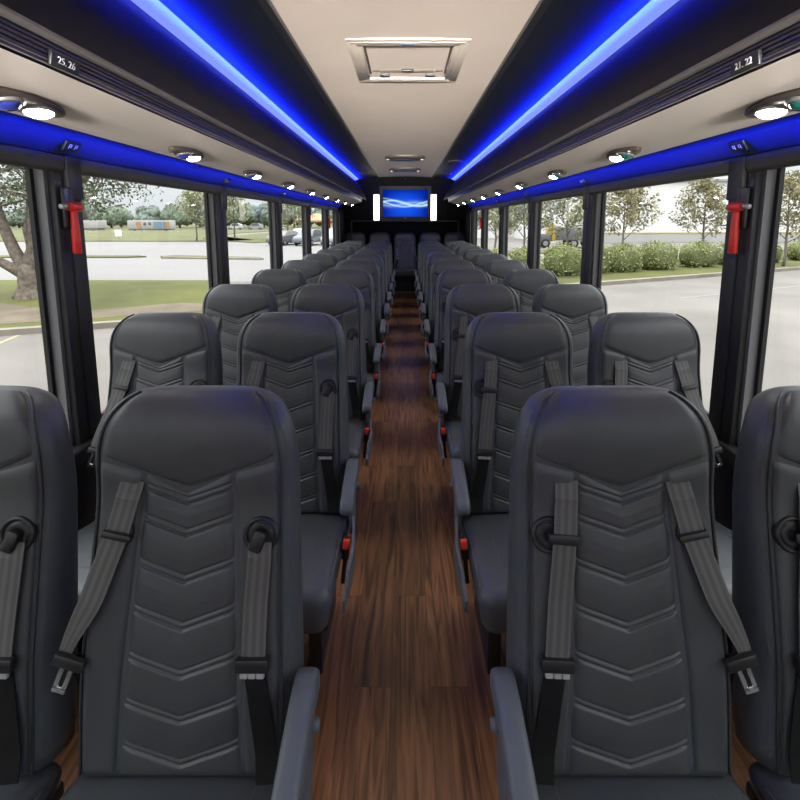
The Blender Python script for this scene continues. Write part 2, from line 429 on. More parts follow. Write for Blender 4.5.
# front bulkhead behind the camera; windscreen sill raised to block low frontal light
bm = bmesh.new()
bx(bm, -1.33, 1.33, YF - 0.06, YF, -0.08, 1.05); bx(bm, -1.33, 1.33, YF - 0.06, YF, 2.12, CZ + 0.06)
bx(bm, -1.33, -1.12, YF - 0.06, YF, 1.05, 2.12); bx(bm, 1.12, 1.33, YF - 0.06, YF, 1.05, 2.12)
struct(bobj('wall_front', bm, 'black_trim'))
wn = tag(empty('window_16', (0, YF, 1.05)), kind='structure')
box('pane', (-1.12, 1.12, -0.035, -0.03, 0, 1.07), 'window_glass', wn)

# rear wall with the bulkhead that carries the screen
struct(box('wall_rear', (-1.33, 1.33, YR, YR + 0.1, -0.08, CZ + 0.06), 'rear_black'))
bm = bmesh.new()
bx(bm, -1.24, 1.24, 8.90, YR, 1.47, CZ + 0.03, bev=0.006)
struct(bobj('wall_rear_bulkhead', bm, 'rear_black'))
bm = bmesh.new()
bx(bm, -1.06, 1.06, 8.875, 8.905, 1.455, 1.472, bev=0.003)
for s in (-1, 1): bx(bm, s * 1.05 - 0.012, s * 1.05 + 0.012, 8.88, 8.905, 0.9, 1.472, bev=0.003)
struct(bobj('trim_8', bm, 'post_grey'))
# dark drapes closing the last bit of wall on both sides
for s in (-1, 1):
    V, F = [], []
    n = 40
    for i in range(n + 1):
        y = 8.33 + 0.5 * i / n
        x = s * (1.19 + 0.018 * math.sin(i * 1.15))
        V += [(x, y, 0.62), (x, y, 1.70), (x + s * 0.008, y, 1.70), (x + s * 0.008, y, 0.62)]
    for i in range(n):
        for j in range(4):
            a = i * 4 + j; b = i * 4 + (j + 1) % 4
            F.append((a, b, b + 4, a + 4))
    F += [(0, 1, 2, 3), (4 * n + 3, 4 * n + 2, 4 * n + 1, 4 * n)]
    tag(obj('curtain', V, F, 'black_vinyl'), 'black curtain gathered beside the last window on the ' + SIDE[s], 'curtain', 'black curtains at the back')

# ------------------------------------------------------------------ overhead racks
RE = 7.95
for s in (-1, 1):
    rk = empty('overhead_rack', (s * 0.75, 0, 1.79), 'long overhead luggage rack with cream underside and ribbed black edge, ' + SIDE[s], 'luggage rack', 'overhead luggage racks')
    inv = Matrix.Translation(-rk.location)
    # cream underside rounding up at its outer edge, tapering off at the rear end
    pr = [(0.752, 1.790), (0.775, 1.780), (0.86, 1.756), (0.93, 1.738), (0.965, 1.732), (0.985, 1.738), (0.992, 1.755), (0.985, 1.80), (0.90, 1.83), (0.80, 1.83), (0.752, 1.81)]
    k = len(pr); V, F = [], []
    ys = [YF + 0.01, 2, 5, RE - 0.25, RE - 0.12, RE - 0.05, RE - 0.015, RE]
    sc_ = [1, 1, 1, 1, 0.93, 0.8, 0.55, 0.2]
    for y, q in zip(ys, sc_):
        for x, z in pr:
            V.append((s * (0.86 + (x - 0.86) * q) - rk.location.x, y, 1.785 + (z - 1.785) * q - rk.location.z))
    for i in range(len(ys) - 1):
        for j in range(k):
            a = i * k + j; b = i * k + (j + 1) % k
            F.append((a, b, b + k, a + k))
    F += [tuple(range(k)), tuple((len(ys) - 1) * k + j for j in reversed(range(k)))]
    o = obj('underside', V, F, 'cream_vinyl', rk)
    bm = bmesh.new(); bm.from_mesh(o.data); bmesh.ops.recalc_face_normals(bm, faces=bm.faces); bm.to_mesh(o.data); bm.free()
    o.data.set_sharp_from_angle(angle=math.radians(50))
    # ribbed edge
    pr = [(0.775, 1.79)]
    for i in range(6):
        z = 1.789 + i * 0.0092; x = 0.752 - i * 0.0013
        pr += [(x, z), (x, z + 0.0062), (x + 0.006, z + 0.0066), (x + 0.006, z + 0.0092)]
    pr += [(0.775, 1.846)]
    o = prism('ribbed_edge', [(s * x - rk.location.x, z - rk.location.z) for x, z in pr], YF + 0.01, RE - 0.05, 'black_gloss', rk)
    pr = [(0.748, 1.845), (0.733, 1.846), (0.728, 1.851), (0.729, 1.858), (0.736, 1.861), (0.752, 1.862)]
    o = prism('lip', [(s * x - rk.location.x, z - rk.location.z) for x, z in pr], YF + 0.01, RE - 0.02, 'lip_grey', rk, smooth=True)
    pr = [(0.744, 1.86), (0.752, 1.90), (0.785, 1.99), (0.85, 2.11), (0.952, 2.228), (0.962, 2.236), (0.975, 2.232), (0.87, 2.10), (0.80, 1.98), (0.77, 1.86)]
    o = prism('door_panel', [(s * x - rk.location.x, z - rk.location.z) for x, z in pr], YF + 0.01, 8.9, 'black_vinyl', rk, smooth=True)
    # dark channel between rack and blue panel
    pr = [(0.975, 1.765), (1.15, 1.765), (1.15, 1.81), (0.975, 1.81)]
    prism('channel', [(s * x - rk.location.x, z - rk.location.z + 0.03) for x, z in pr], YF + 0.01, RE, 'channel', rk)
    # number plate
    npz = 1.812
    np_ = empty('seat_number_plate', (s * 0.7475, 1.04, npz), 'small black seat number plate reading %s on the ribbed rack edge' % ('25. 26' if s < 0 else '21. 22'), 'number plate', 'seat number plates')
    M0 = Matrix(((0, 0, -s * 1.0, 0), (-s * 1.0, 0, 0, 0), (0, 1, 0, 0), (0, 0, 0, 1)))
    Mr = Matrix.Rotation(s * math.radians(-8), 4, 'Y') @ M0
    box('plate', (-0.042, 0.042, -0.015, 0.015, -0.004, 0.005), 'black_plastic', np_, bev=0.002, M=Mr)
    cu = bpy.data.curves.new('numbers', 'FONT'); cu.body = '25. 26' if s < 0 else '21. 22'; cu.size = 0.0205; cu.extrude = 0.0006
    cu.align_x = 'CENTER'; cu.align_y = 'CENTER'; cu.materials.append(MAT['white_letter'])
    t0 = bpy.data.objects.new('numbers_text', cu); COL.objects.link(t0); bpy.context.view_layer.update()
    me = bpy.data.meshes.new_from_object(t0.evaluated_get(bpy.context.evaluated_depsgraph_get())); bpy.data.objects.remove(t0)
    t = bpy.data.objects.new('numbers', me); COL.objects.link(t); t.parent = np_; t.matrix_local = Mr @ Matrix.Translation((0, 0, 0.0062))
    # LED run between rack and ceiling, with its light washing over the ceiling panel
    pr = [(0.964, 2.238), (0.895, 2.263), (0.897, 2.268), (0.968, 2.246)]
    tag(prism('led_strip', [(s * x, z) for x, z in pr], YF + 0.02, 8.85, 'led'), 'glowing blue light strip along the ceiling edge, ' + SIDE[s], 'light strip', 'blue ceiling light strips')
    L = area_light('ceiling_led', (s * 0.895, 3.43, 2.200), (-s * 0.32, 0, 0.95), 10.8, 0.02, 270, (0.003, 0.014, 1.0), math.radians(112))

# ------------------------------------------------------------------ reading lights
def make_reading_light(s, lens_dir):
    rt = empty('reading_light')
    V, F = [], []
    # housing: pointed oval plate, long along y
    n = 36
    def oval(ax, ay, z): return [Vector((ax * math.copysign(abs(math.cos(q)) ** 1.0, math.cos(q)), ay * math.copysign(abs(math.sin(q)) ** 1.25, math.sin(q)), z)) for q in [2 * PI * j / n for j in range(n)]]
    rings = [oval(0.046, 0.155, 0.006), oval(0.046, 0.155, -0.004), oval(0.040, 0.145, -0.010), oval(0.030, 0.12, -0.012)]
    for r in rings: V += r
    for i in range(3):
        for j in range(n):
            a = i * n + j; b = i * n + (j + 1) % n; F.append((a, b, b + n, a + n))
    F.append(tuple(3 * n + j for j in range(n))); F.append(tuple(j for j in reversed(range(n))))
    obj('housing', V, F, 'dark_bronze', rt)
    M = Matrix.Translation((0, 0.055, -0.010)) @ Matrix.Diagonal((0.8, 1.25, 1, 1)) @ Matrix.Rotation(PI, 4, 'X')
    V, F = lathe([(0.043, -0.004), (0.043, 0.006), (0.038, 0.009), (0.035, 0.006)], 28, M); obj('lens_ring', V, F, 'lip_grey', rt)
    V, F = lathe([(0.036, 0.004), (0.033, 0.010), (0.024, 0.016), (0.012, 0.019), (0.0005, 0.020)], 28, M); obj('lamp_lens', V, F, 'lamp_lens', rt)
    M = Matrix.Translation((0, -0.045, -0.010)) @ Matrix.Rotation(PI, 4, 'X')
    V, F = lathe([(0.036, -0.003), (0.036, 0.008), (0.031, 0.011), (0.026, 0.006)], 26, M); noz = obj('nozzle_ring', V, F, 'lip_grey', rt)
    V, F = lathe([(0.027, 0.004), (0.026, 0.014), (0.016, 0.022), (0.0005, 0.023)], 26, M); obj('air_nozzle', V, F, 'blue_glass' if s < 0 else 'green_glass', rt)
    box('button', (-0.028, -0.012, -0.118, -0.094, -0.016, -0.010), 'chrome', rt, bev=0.002)
    return rt
for s in (-1, 1):
    proto = make_reading_light(s, 1)
    for k in range(9):
        o = proto if k == 0 else copy_tree(proto)
        o.location = (s * 0.885, 1.08 + 0.8 * k, 1.7415)
        o.rotation_euler = (0, s * math.radians(14.5), 0); o.scale = (0.85, 0.85, 0.85)
        tag(o, 'lit white reading light with air nozzle, %s from the front under the %s rack' % (ORD[k], SIDE[s].replace(' side', '-side')), 'reading light', 'reading lights under the racks')

# ------------------------------------------------------------------ ceiling fittings
hz = CZ + 0.012
hatch = empty('roof_hatch', (0.015, 2.56, hz), 'beige square roof hatch with recessed lid and latches in the ceiling', 'roof hatch')
hatch.scale = (0.95, 0.95, 1)
def ring(bm, ax, ay, bx_, by_, z0, z1):
    for d in ((-ax, ax, -ay, -by_), (-ax, ax, by_, ay), (-ax, -bx_, -by_, by_), (bx_, ax, -by_, by_)):
        bx(bm, *d, z0, z1, bev=0.002)
bm = bmesh.new(); ring(bm, 0.31, 0.345, 0.285, 0.32, -0.004, 0.012); ring(bm, 0.288, 0.323, 0.262, 0.297, -0.007, 0.012); ring(bm, 0.264, 0.299, 0.235, 0.268, -0.006, 0.05)
bobj('frame', bm, 'hatch_plastic', hatch, smooth=True, angle=math.radians(40))
lid = box('lid', (-0.232, 0.232, -0.264, 0.264, 0.028, 0.04), 'hatch_plastic', hatch)
bm = bmesh.new()
for x in (-0.15, 0.0, 0.15): bx(bm, x - 0.055, x + 0.055, -0.18, 0.10, 0.016, 0.03, bev=0.008)
bx(bm, -0.17, 0.17, 0.12, 0.19, 0.006, 0.03, bev=0.006)
bobj('lid_panel', bm, 'hatch_plastic', lid, smooth=True, angle=math.radians(40))
bm = bmesh.new()
for s in (-1, 1): bx(bm, s * 0.225 - 0.006, s * 0.225 + 0.006, -0.25, 0.19, 0.0, 0.032, bev=0.003)
bobj('seal', bm, 'dark_bronze', lid)
for s in (-1, 1):
    box('latch', (s * 0.14 - 0.03, s * 0.14 + 0.03, 0.205, 0.235, -0.004, 0.03), 'black_plastic', hatch, bev=0.004)
    box('latch', (s * 0.19 - 0.022, s * 0.19 + 0.022, 0.135, 0.15, 0.002, 0.03), 'black_plastic', hatch, bev=0.003)
box('handle', (-0.035, 0.035, 0.118, 0.140, -0.004, 0.01), 'black_plastic', hatch, bev=0.004)
box('warning_label', (-0.035, 0.03, -0.316, -0.303, -0.0115, -0.0095), 'blue_paint', hatch)

for k, (y, ax) in enumerate(((6.20, 0.27), (7.62, 0.26))):
    o = empty('ceiling_lamp', (0, y, CZ + 0.018), '%s of the two brown oval ceiling fittings ahead of the screen' % ('nearer' if k == 0 else 'farther'), 'ceiling fitting', 'oval ceiling fittings')
    n = 40; V, F = [], []
    for q, z in ((1.0, 0.004), (1.0, -0.02), (0.93, -0.032), (0.8, -0.036)):
        for j in range(n):
            a = 2 * PI * j / n
            V.append((ax * q * math.copysign(abs(math.cos(a)) ** 0.6, math.cos(a)), 0.20 * q * math.copysign(abs(math.sin(a)) ** 0.8, math.sin(a)), z))
    for i in range(3):
        for j in range(n):
            a = i * n + j; b = i * n + (j + 1) % n; F.append((a, b, b + n, a + n))
    F.append(tuple(3 * n + j for j in range(n)))
    obj('housing', V, F, 'dark_bronze', o)
    box('slot', (-ax * 0.7, ax * 0.7, -0.05, 0.05, -0.04, -0.034), 'black_plastic', o, bev=0.002)
    for s in (-1, 1):
        V, F = lathe([(0.022, -0.03), (0.022, -0.038), (0.012, -0.042), (0.0005, -0.043)], 16, Matrix.Translation((s * ax * 0.84, -0.02, 0))); obj('lamp_lens', V, F, 'lens_small', o)
for k, (x, y) in enumerate(((0.70, 6.4), (0.72, 8.0), (-0.72, 8.0))):
    o = empty('ceiling_speaker', (x, y, CZ - 0.008), ['round dark speaker in the hedge-side ceiling panel, nearer the camera', 'round dark speaker in the hedge-side ceiling panel, close to the back wall', 'round dark speaker in the lawn-side ceiling panel'][k], 'speaker', 'round ceiling speakers')
    V, F = lathe([(0.105, 0.0), (0.105, -0.012), (0.095, -0.018), (0.085, -0.012)], 32, Matrix.Identity(4)); obj('ring', V, F, 'dark_bronze', o)
    V, F = lathe([(0.088, -0.010), (0.05, -0.016), (0.0005, -0.017)], 32, Matrix.Identity(4)); obj('grille', V, F, 'black_plastic', o)
# small knob camera above the screen
V, F = lathe([(0.028, 0.0), (0.026, -0.02), (0.016, -0.03), (0.014, -0.05), (0.02, -0.055), (0.018, -0.075), (0.0005, -0.08)], 20, Matrix.Translation((0.01, 8.82, CZ + 0.015)))
tag(obj('ceiling_camera', V, F, 'black_plastic'), 'small black knob camera hanging from the ceiling above the screen', 'camera')

# screen and lamps on the rear bulkhead
tv = empty('television', (0.006, 8.90, 1.80), 'black framed television showing pale light waves on blue', 'television')
box('frame', (-0.50, 0.50, -0.045, 0.0, -0.335, 0.335), 'post_grey', tv, bev=0.006)
box('bezel', (-0.455, 0.455, -0.055, -0.04, -0.30, 0.30), 'black_plastic', tv, bev=0.004)
V = [(-0.43, -0.0565, -0.25), (0.43, -0.0565, -0.25), (0.43, -0.0565, 0.262), (-0.43, -0.0565, 0.262), (-0.43, -0.05, -0.25), (0.43, -0.05, -0.25), (0.43, -0.05, 0.262), (-0.43, -0.05, 0.262)]
obj('screen', V, [(0, 1, 2, 3), (5, 4, 7, 6), (4, 5, 1, 0), (3, 2, 6, 7), (4, 0, 3, 7), (1, 5, 6, 2)], 'screen_waves', tv, smooth=False, uv=[(0, 0), (1, 0), (1, 1), (0, 1)] * 2)
box('logo_light', (-0.008, 0.008, -0.058, -0.05, -0.285, -0.273), 'white_letter', tv)
for s in (-1, 1):
    o = empty('wall_lamp', (s * 0.555, 8.90, 1.725), 'tall white lit wall lamp on the %s edge of the television' % SIDE[s].replace(' side', '-side'), 'wall lamp', 'lamps beside the television')
    box('back_plate', (-0.072, 0.072, -0.03, 0.0, -0.26, 0.26), 'black_plastic', o, bev=0.004)
    box('diffuser', (-0.054, 0.054, -0.05, -0.028, -0.25, 0.25), 'rear_lamp', o, bev=0.006)

# ------------------------------------------------------------------ emergency hammers on the pillars
def make_hammer():
    h = empty('emergency_hammer')
    V, F = tube([(0, 0, -0.115), (0, 0, -0.11), (0, 0, -0.04), (0, 0, 0.03), (0, 0, 0.045)], [0.013, 0.0155, 0.0145, 0.0125, 0.012], 14); obj('handle', V, F, 'hammer_red', h)
    V, F = tube([(0, 0.032, 0.056), (0, 0.028, 0.056), (0, 0.012, 0.056), (0, -0.014, 0.056), (0, -0.03, 0.056)], [0.012, 0.018, 0.017, 0.016, 0.013], 14); obj('head', V, F, 'hammer_red', h)
    V, F = tube([(0, -0.028, 0.056), (0, -0.045, 0.056), (0, -0.06, 0.056)], [0.0105, 0.0105, 0.009], 12); obj('metal_tip', V, F, 'aluminium', h)
    box('holder', (-0.022, -0.010, -0.03, 0.022, -0.02, 0.125), 'black_plastic', h, bev=0.004)
    return h
ham = make_hammer()
for i, (s, k) in enumerate(((-1, 1), (1, 1), (-1, 5), (1, 5))):
    h = ham if i == 0 else copy_tree(ham)
    yb = WIN0 + PER * (k - 1)
    h.location = (s * 1.210, yb - 0.083, 1.464); h.rotation_euler = (0, 0, 0 if s < 0 else PI)
    if s > 0: h.scale = (1, -1, 1)
    tag(h, 'red emergency hammer on the %s pillar of the %s' % ('front black window' if k == 1 else 'rearmost window', SIDE[s]), 'emergency hammer', 'red emergency hammers')

# ------------------------------------------------------------------ seats
REC = math.radians(10.8); HZ = 0.392; L = 0.745
HT = 0.060
def hwid(w_):
    H = 0.226 - 0.013 * sst(0.05, 0.6, w_)
    y = max(0.0, (w_ - 0.57) / (L - 0.57))
    return H * max(1e-4, 1 - min(1, y) ** 2.3) ** 0.2
def S0(u, w_, front=True):
    """point of the seat back surface: u across, w up the back"""
    h = hwid(w_)
    r = 0.045; du = max(0.0, h - abs(u)); gs = math.sqrt(max(0, 1 - (1 - min(1, du / r)) ** 2))
    ytop = L - (L - 0.57) * min(1, abs(u) / (0.213)) ** 8 * 0.25
    rt = 0.06; dw = max(0.0, ytop - w_); gt = math.sqrt(max(0, 1 - (1 - min(1, dw / rt)) ** 2))
    th = HT * (1 - 0.25 * sst(0.3, 0.7, w_))
    yl = (-th if front else th * 0.9) * gs * gt
    yl += HT
    yl -= 0.020 * sst(0.50, 0.66, w_) - 0.02 * sst(0.66, 0.76, w_)
    if front: yl -= 0.010 * math.exp(-((w_ - 0.2) / 0.13) ** 2) * gs
    return Vector((u, yl * math.cos(REC) + w_ * math.sin(REC), HZ + w_ * math.cos(REC) - yl * math.sin(REC)))
def SN(u, w_):
    e = 0.002
    a = S0(u + e, w_) - S0(u - e, w_); b = S0(u, min(L, w_ + e)) - S0(u, w_ - e)
    n = a.cross(b)
    return n.normalized() if n.length > 1e-12 else Vector((0, -1, 0))
def patch(name, s_lo, s_hi, w_lo, w_hi, hfun, nu, nw, m, parent):
    """padded panel lying on the seat back; s runs across in half widths, w up"""
    V, F = [], []
    for j in range(nw + 1):
        q = j / nw
        for i in range(nu + 1):
            p = i / nu
            # resolve w first with s at mid guess
            s = s_lo(0) + (s_hi(0) - s_lo(0)) * p
            wv = w_lo(s) + (w_hi(s) - w_lo(s)) * q
            a, b = s_lo(wv), s_hi(wv); s = a + (b - a) * p
            u = s * hwid(wv)
            V.append(S0(u, wv) + SN(u, wv) * hfun(p, q, u, wv))
    for j in range(nw):
        for i in range(nu):
            a = j * (nu + 1) + i; F.append((a, a + 1, a + nu + 2, a + nu + 1))
    return obj(name, V, F, m, parent)
def puff(p, n): return 1 - abs(2 * p - 1) ** n
VS = lambda s: 0.547 + 0.066 * min(1.15, abs(s) / 0.83) ** 1.1       # lower seam of the headrest
QW = lambda w_: (0.124 - 0.032 * (w_ / 0.55)) / hwid(w_)              # half width of the quilted panel
def ribbon(path, width, m, name, parent, thick=0.0022, taper=False):
    """strap along (point, side vector, normal)"""
    V, F, UV = [], [], []
    ln = 0; prev = None
    for (p, sd, nn) in path:
        if prev is not None: ln += (p - prev).length
        prev = p
        for t, o in ((-0.5, 0), (-0.17, 0.0004), (0.17, 0.0004), (0.5, 0), (0.5, -thick), (-0.5, -thick)):
            V.append(p + sd * (t * (width if not taper else width * (1 - 0.45 * sst(0.72, 1.0, len(V) / 6 / len(path))))) + nn * o); UV.append((t + 0.5, ln * 10))
    for i in range(len(path) - 1):
        for j in range(6):
            a = i * 6 + j; b = i * 6 + (j + 1) % 6; F.append((a, b, b + 6, a + 6))
    F += [tuple(range(6))[::-1], tuple((len(path) - 1) * 6 + j for j in range(6))]
    return obj(name, V, F, m, parent, uv=UV, smooth=False)
def strap(pts, width, m, name, parent, sub=10, taper=False):
    """pts: (u, w, lift) in seat back coordinates"""
    dense = []
    for i in range(len(pts) - 1):
        for k in range(sub):
            t = k / sub; dense.append(tuple(a + (b - a) * t for a, b in zip(pts[i], pts[i + 1])))
    dense.append(pts[-1])
    P = [S0(u, w_) + SN(u, w_) * lf for u, w_, lf in dense]; path = []
    for i, (u, w_, lf) in enumerate(dense):
        t = (P[min(i + 1, len(P) - 1)] - P[max(i - 1, 0)]).normalized(); nn = SN(u * 0.75, w_)
        sd = t.cross(nn).normalized(); path.append((P[i], sd, sd.cross(t).normalized() * 1.0))
    return ribbon(path, width, m, name, parent, taper=taper)
def frame_at(u, w_, lift=0.0, twist=0.0):
    n = SN(u, w_); o = S0(u, w_) + n * lift
    x = (Vector((1, 0, 0)) - n * n.x).normalized(); y = n.cross(x)
    M = Matrix(((x.x, y.x, n.x, o.x), (x.y, y.y, n.y, o.y), (x.z, y.z, n.z, o.z), (0, 0, 0, 1)))
    return M @ Matrix.Rotation(twist, 4, 'Z')

def make_seat(a, arm, style):
    """a = +1 when the aisle lies towards +x; arm: with armrest; style 0/1: how the inner strap runs"""
    rt = empty('bus_seat')
    # seat back body: closed loft with rounded sides and top
    ws = [i * 0.03 for i in range(19)] + [0.56 + i * 0.012 for i in range(10)] + [0.678 + i * 0.006 for i in range(11)] + [0.7415, 0.7435, 0.7447]
    us = [-1, -0.985, -0.96, -0.92, -0.87, -0.81, -0.73, -0.6, -0.4, -0.2, 0, 0.2, 0.4, 0.6, 0.73, 0.81, 0.87, 0.92, 0.96, 0.985, 1]
    V, F = [], []
    for w_ in ws:
        h = hwid(w_)
        for s in us: V.append(S0(s * h, w_))
        for s in us[-2:0:-1]: V.append(S0(s * h, w_, False))
    n = 2 * len(us) - 2
    for i in range(len(ws) - 1):
        for j in range(n):
            A = i * n + j; B = i * n + (j + 1) % n; F.append((A, B, B + n, A + n))
    F.append(tuple(reversed(range(n)))); F.append(tuple((len(ws) - 1) * n + j for j in range(n)))
    br = obj('backrest', V, F, 'leather_side_lit', rt)
    hr = patch('headrest', lambda w_: -0.86, lambda w_: 0.86, VS, lambda s: L - 0.010, lambda p, q, u, w_: -0.004 + 0.010 * puff(p, 18) * puff(min(q, 0.5), 16), 36, 30, 'leather', rt)
    # chevron quilting
    rows = [0.530, 0.468, 0.381, 0.294, 0.207, 0.120, 0.036]
    def quilt(p, q, u, w_):
        h = -0.004 + 0.009 * puff(p, 14) * puff(max(0.0, min(1.0, q)), 40)
        vv = w_ - 0.036 * abs(u) / 0.105
        near = 9
        for r in rows:
            d = vv - (r - 0.014)
            for dd, dp in ((d, 0.0052), (d - 0.0125, 0.0034)):
                h -= dp * math.exp(-(dd / 0.0022) ** 2)
            near = min(near, abs(d - 0.006))
        h += 0.0024 * min(1, near / 0.035) ** 0.8
        return h
    qp = patch('quilted_panel', lambda w_: -QW(w_) * 0.985, lambda w_: QW(w_) * 0.985, lambda s: 0.0, lambda s: VS(s) - 0.006, quilt, 44, 320, 'leather', rt)
    for sg in (-1, 1):
        lo, hi = (lambda w_: QW(w_) * 1.015), (lambda w_: 0.86)
        if sg < 0: lo, hi = (lambda w_: -0.86), (lambda w_: -QW(w_) * 1.015)
        patch('bolster', lo, hi, lambda s: 0.0, lambda s: VS(s) - 0.006, lambda p, q, u, w_: -0.004 + 0.010 * puff(p, 12) * puff(q, 40), 24, 60, 'leather', rt)
    # piping down the side seams and thread along the headrest seam
    V, F = [], []
    for sg in (-1, 1):
        pts = [S0(sg * 0.875 * hwid(w_), w_) + SN(sg * 0.875 * hwid(w_), w_) * 0.002 for w_ in [i * 0.735 / 60 for i in range(61)]]
        tube(pts, 0.0032, 6, V, F)
    obj('side_piping', V, F, 'piping', rt)
    V, F = [], []
    for i in range(-30, 30, 1):
        pts = []
        for s in (0.79 * i / 30, 0.79 * (i + 0.6) / 30):
            w_ = VS(s) + 0.008; u = s * hwid(w_); pts.append(S0(u, w_) + SN(u, w_) * 0.0057)
        tube(pts, 0.0006, 4, V, F)
    obj('seam_stitching', V, F, 'thread', hr)
    for sg in (-1, 1):
        V, F = [], []
        for i in range(70):
            pts = []
            for w_ in (0.02 + i * 0.0098, 0.02 + i * 0.0098 + 0.006):
                u = sg * 0.925 * hwid(w_); pts.append(S0(u, w_) + SN(u, w_) * 0.0006)
            tube(pts, 0.0005, 4, V, F)
        obj('side_stitching', V, F, 'thread', br)
    # outer shoulder belt: from the headrest seam, through its guide, slanting to the outer hip
    ob = strap([(-a * 0.113, 0.566, 0.004), (-a * 0.121, 0.53, 0.013), (-a * 0.134, 0.47, 0.016), (-a * 0.168, 0.36, 0.022), (-a * 0.205, 0.235, 0.030)], 0.047, 'webbing', 'shoulder_belt', rt, taper=True)
    M = frame_at(-a * 0.132, 0.462, 0.017, a * -0.20)
    V, F = lathe([(0.030, -0.006), (0.030, 0.001), (0.027, 0.004), (0.023, 0.001), (0.022, -0.006)], 24, M @ Matrix.Translation((-a * 0.004, 0.0, -0.006))); obj('belt_guide', V, F, 'black_plastic', ob)
    box('guide_bar', (-0.030, 0.030, -0.008, 0.006, 0.0, 0.010), 'black_plastic', ob, bev=0.004, M=M)
    # tongue at its lower end, hanging strap to the hip
    P = S0(-a * 0.205, 0.235) + SN(-a * 0.18, 0.235) * 0.030
    M = Matrix.Translation(P) @ Matrix.Rotation(-a * -0.35, 4, 'Y') @ Matrix.Rotation(-0.2, 4, 'X')
    bm = bmesh.new(); bx(bm, -0.030, 0.030, -0.008, 0.006, -0.016, 0.006, bev=0.004, M=M)
    tg = bobj('belt_tongue', bm, 'black_plastic', rt, smooth=True, angle=math.radians(40))
    bm = bmesh.new(); bx(bm, -0.013, -0.004, -0.002, 0.001, -0.058, -0.012, bev=0.001, M=M); bx(bm, 0.004, 0.013, -0.002, 0.001, -0.058, -0.012, bev=0.001, M=M); bx(bm, -0.013, 0.013, -0.002, 0.001, -0.064, -0.052, bev=0.001, M=M)
    bobj('metal_blade', bm, 'chrome', tg)
    pth = []
    for i in range(13):
        t = i / 12
        p = P + Vector((a * 0.012 * math.sin(t * 3), 0.02 + 0.03 * t, -0.01 - 0.21 * t)); sd = Vector((math.cos(0.5 + t), math.sin(0.5 + t) * 0.6, 0)).normalized()
        pth.append((p, sd, Vector((0, -1, 0))))
    ribbon(pth, 0.040, 'webbing_black', 'lap_belt', rt)
    # inner strap: round guide with the strap hanging straight down to its adjuster
    ug, wg = a * 0.150, 0.458
    M = frame_at(ug, wg, 0.006)
    V, F = lathe([(0.036, -0.006), (0.036, 0.002), (0.032, 0.006), (0.027, 0.002), (0.0255, -0.002), (0.024, 0.003), (0.020, 0.004), (0.0005, -0.001)], 32, M)
    bz = obj('belt_retractor', V, F, 'black_plastic', rt)
    if style == 0:
        box('knob', (-0.013, 0.013, -0.030, 0.012, -0.002, 0.018), 'black_plastic', bz, bev=0.006, M=M @ Matrix.Rotation(a * -0.35, 4, 'Z'))
        pts = [(ug, wg - 0.012, 0.014), (ug + a * 0.001, wg - 0.04, 0.017), (ug - a * 0.004, 0.33, 0.014), (ug - a * 0.004, 0.235, 0.016)]
    else:
        pts = [(a * 0.112, 0.566, 0.004), (a * 0.114, 0.53, 0.014), (a * 0.120, 0.46, 0.018), (a * 0.136, 0.33, 0.016), (a * 0.146, 0.235, 0.018)]
        box('strap_clip', (-0.031, 0.031, -0.010, 0.010, 0.008, 0.016), 'black_plastic', bz, bev=0.003, M=frame_at(a * 0.124, wg - 0.005, 0.006, a * 0.08))
    ib = strap(pts, 0.046, 'webbing', 'hanging_belt', rt)
    ue = pts[-1][0]
    M = frame_at(ue, 0.228, 0.018, a * 0.05 * style)
    box('adjuster', (-0.032, 0.032, -0.012, 0.012, -0.007, 0.009), 'black_plastic', ib, bev=0.003, M=M)
    bm = bmesh.new()
    for x in (-0.016, 0, 0.016): bx(bm, x - 0.0075, x + 0.0075, -0.024, -0.008, -0.003, 0.005, bev=0.002, M=M)
    bobj('adjuster_teeth', bm, 'satin_metal', ib)
    strap([(ue, 0.222, 0.010), (ue + a * 0.012, 0.15, 0.012), (ue + a * 0.028, 0.06, 0.02), (ue + a * 0.032, 0.015, 0.03)], 0.042, 'webbing_black', 'lower_belt', rt)
    # cushion: rounded box with crowned top, seam piping and centre inset
    bm = bmesh.new()
    bx(bm, -0.232, 0.232, -0.42, 0.06, 0.290, 0.425, bev=0.042, seg=5)
    bmesh.ops.subdivide_edges(bm, edges=[e_ for e_ in bm.edges if e_.calc_length() > 0.2], cuts=6, use_grid_fill=True)
    for v in bm.verts:
        if v.co.z > 0.38: v.co.z += 0.014 * (1 - (v.co.x / 0.24) ** 2) - 0.058 * sst(-0.25, 0.06, v.co.y)
        if v.co.z < 0.335: v.co.x *= 0.95
    cs = bobj('cushion', bm, 'leather_side_lit', rt, smooth=True)
    V, F = [], []
    zc = lambda x, y: 0.4252 + 0.014 * (1 - (x / 0.24) ** 2) - 0.058 * sst(-0.25, 0.06, y)
    for sg in (-1, 1):
        pts = [Vector((sg * 0.150, y, zc(0.15, y))) for y in [0.0 - 0.02 * i for i in range(17)]]
        pts += [Vector((sg * (0.15 + 0.055 * t), -0.32 - 0.060 * t, zc(0.15 + 0.05 * t, -0.34) - 0.004 * t)) for t in (0.25, 0.5, 0.75, 1.0)]
        tube(pts, 0.0011, 5, V, F)
        pts = [Vector((sg * 0.2215, y, 0.414 - 0.058 * sst(-0.25, 0.06, y))) for y in [0.0 - 0.02 * i for i in range(20)]]
        tube(pts, 0.0022, 5, V, F)
    pts = [Vector((x, -0.32, zc(x, -0.32))) for x in [-0.15 + 0.025 * i for i in range(13)]]; tube(pts, 0.0011, 5, V, F)
    obj('seam', V, F, 'thread', cs)
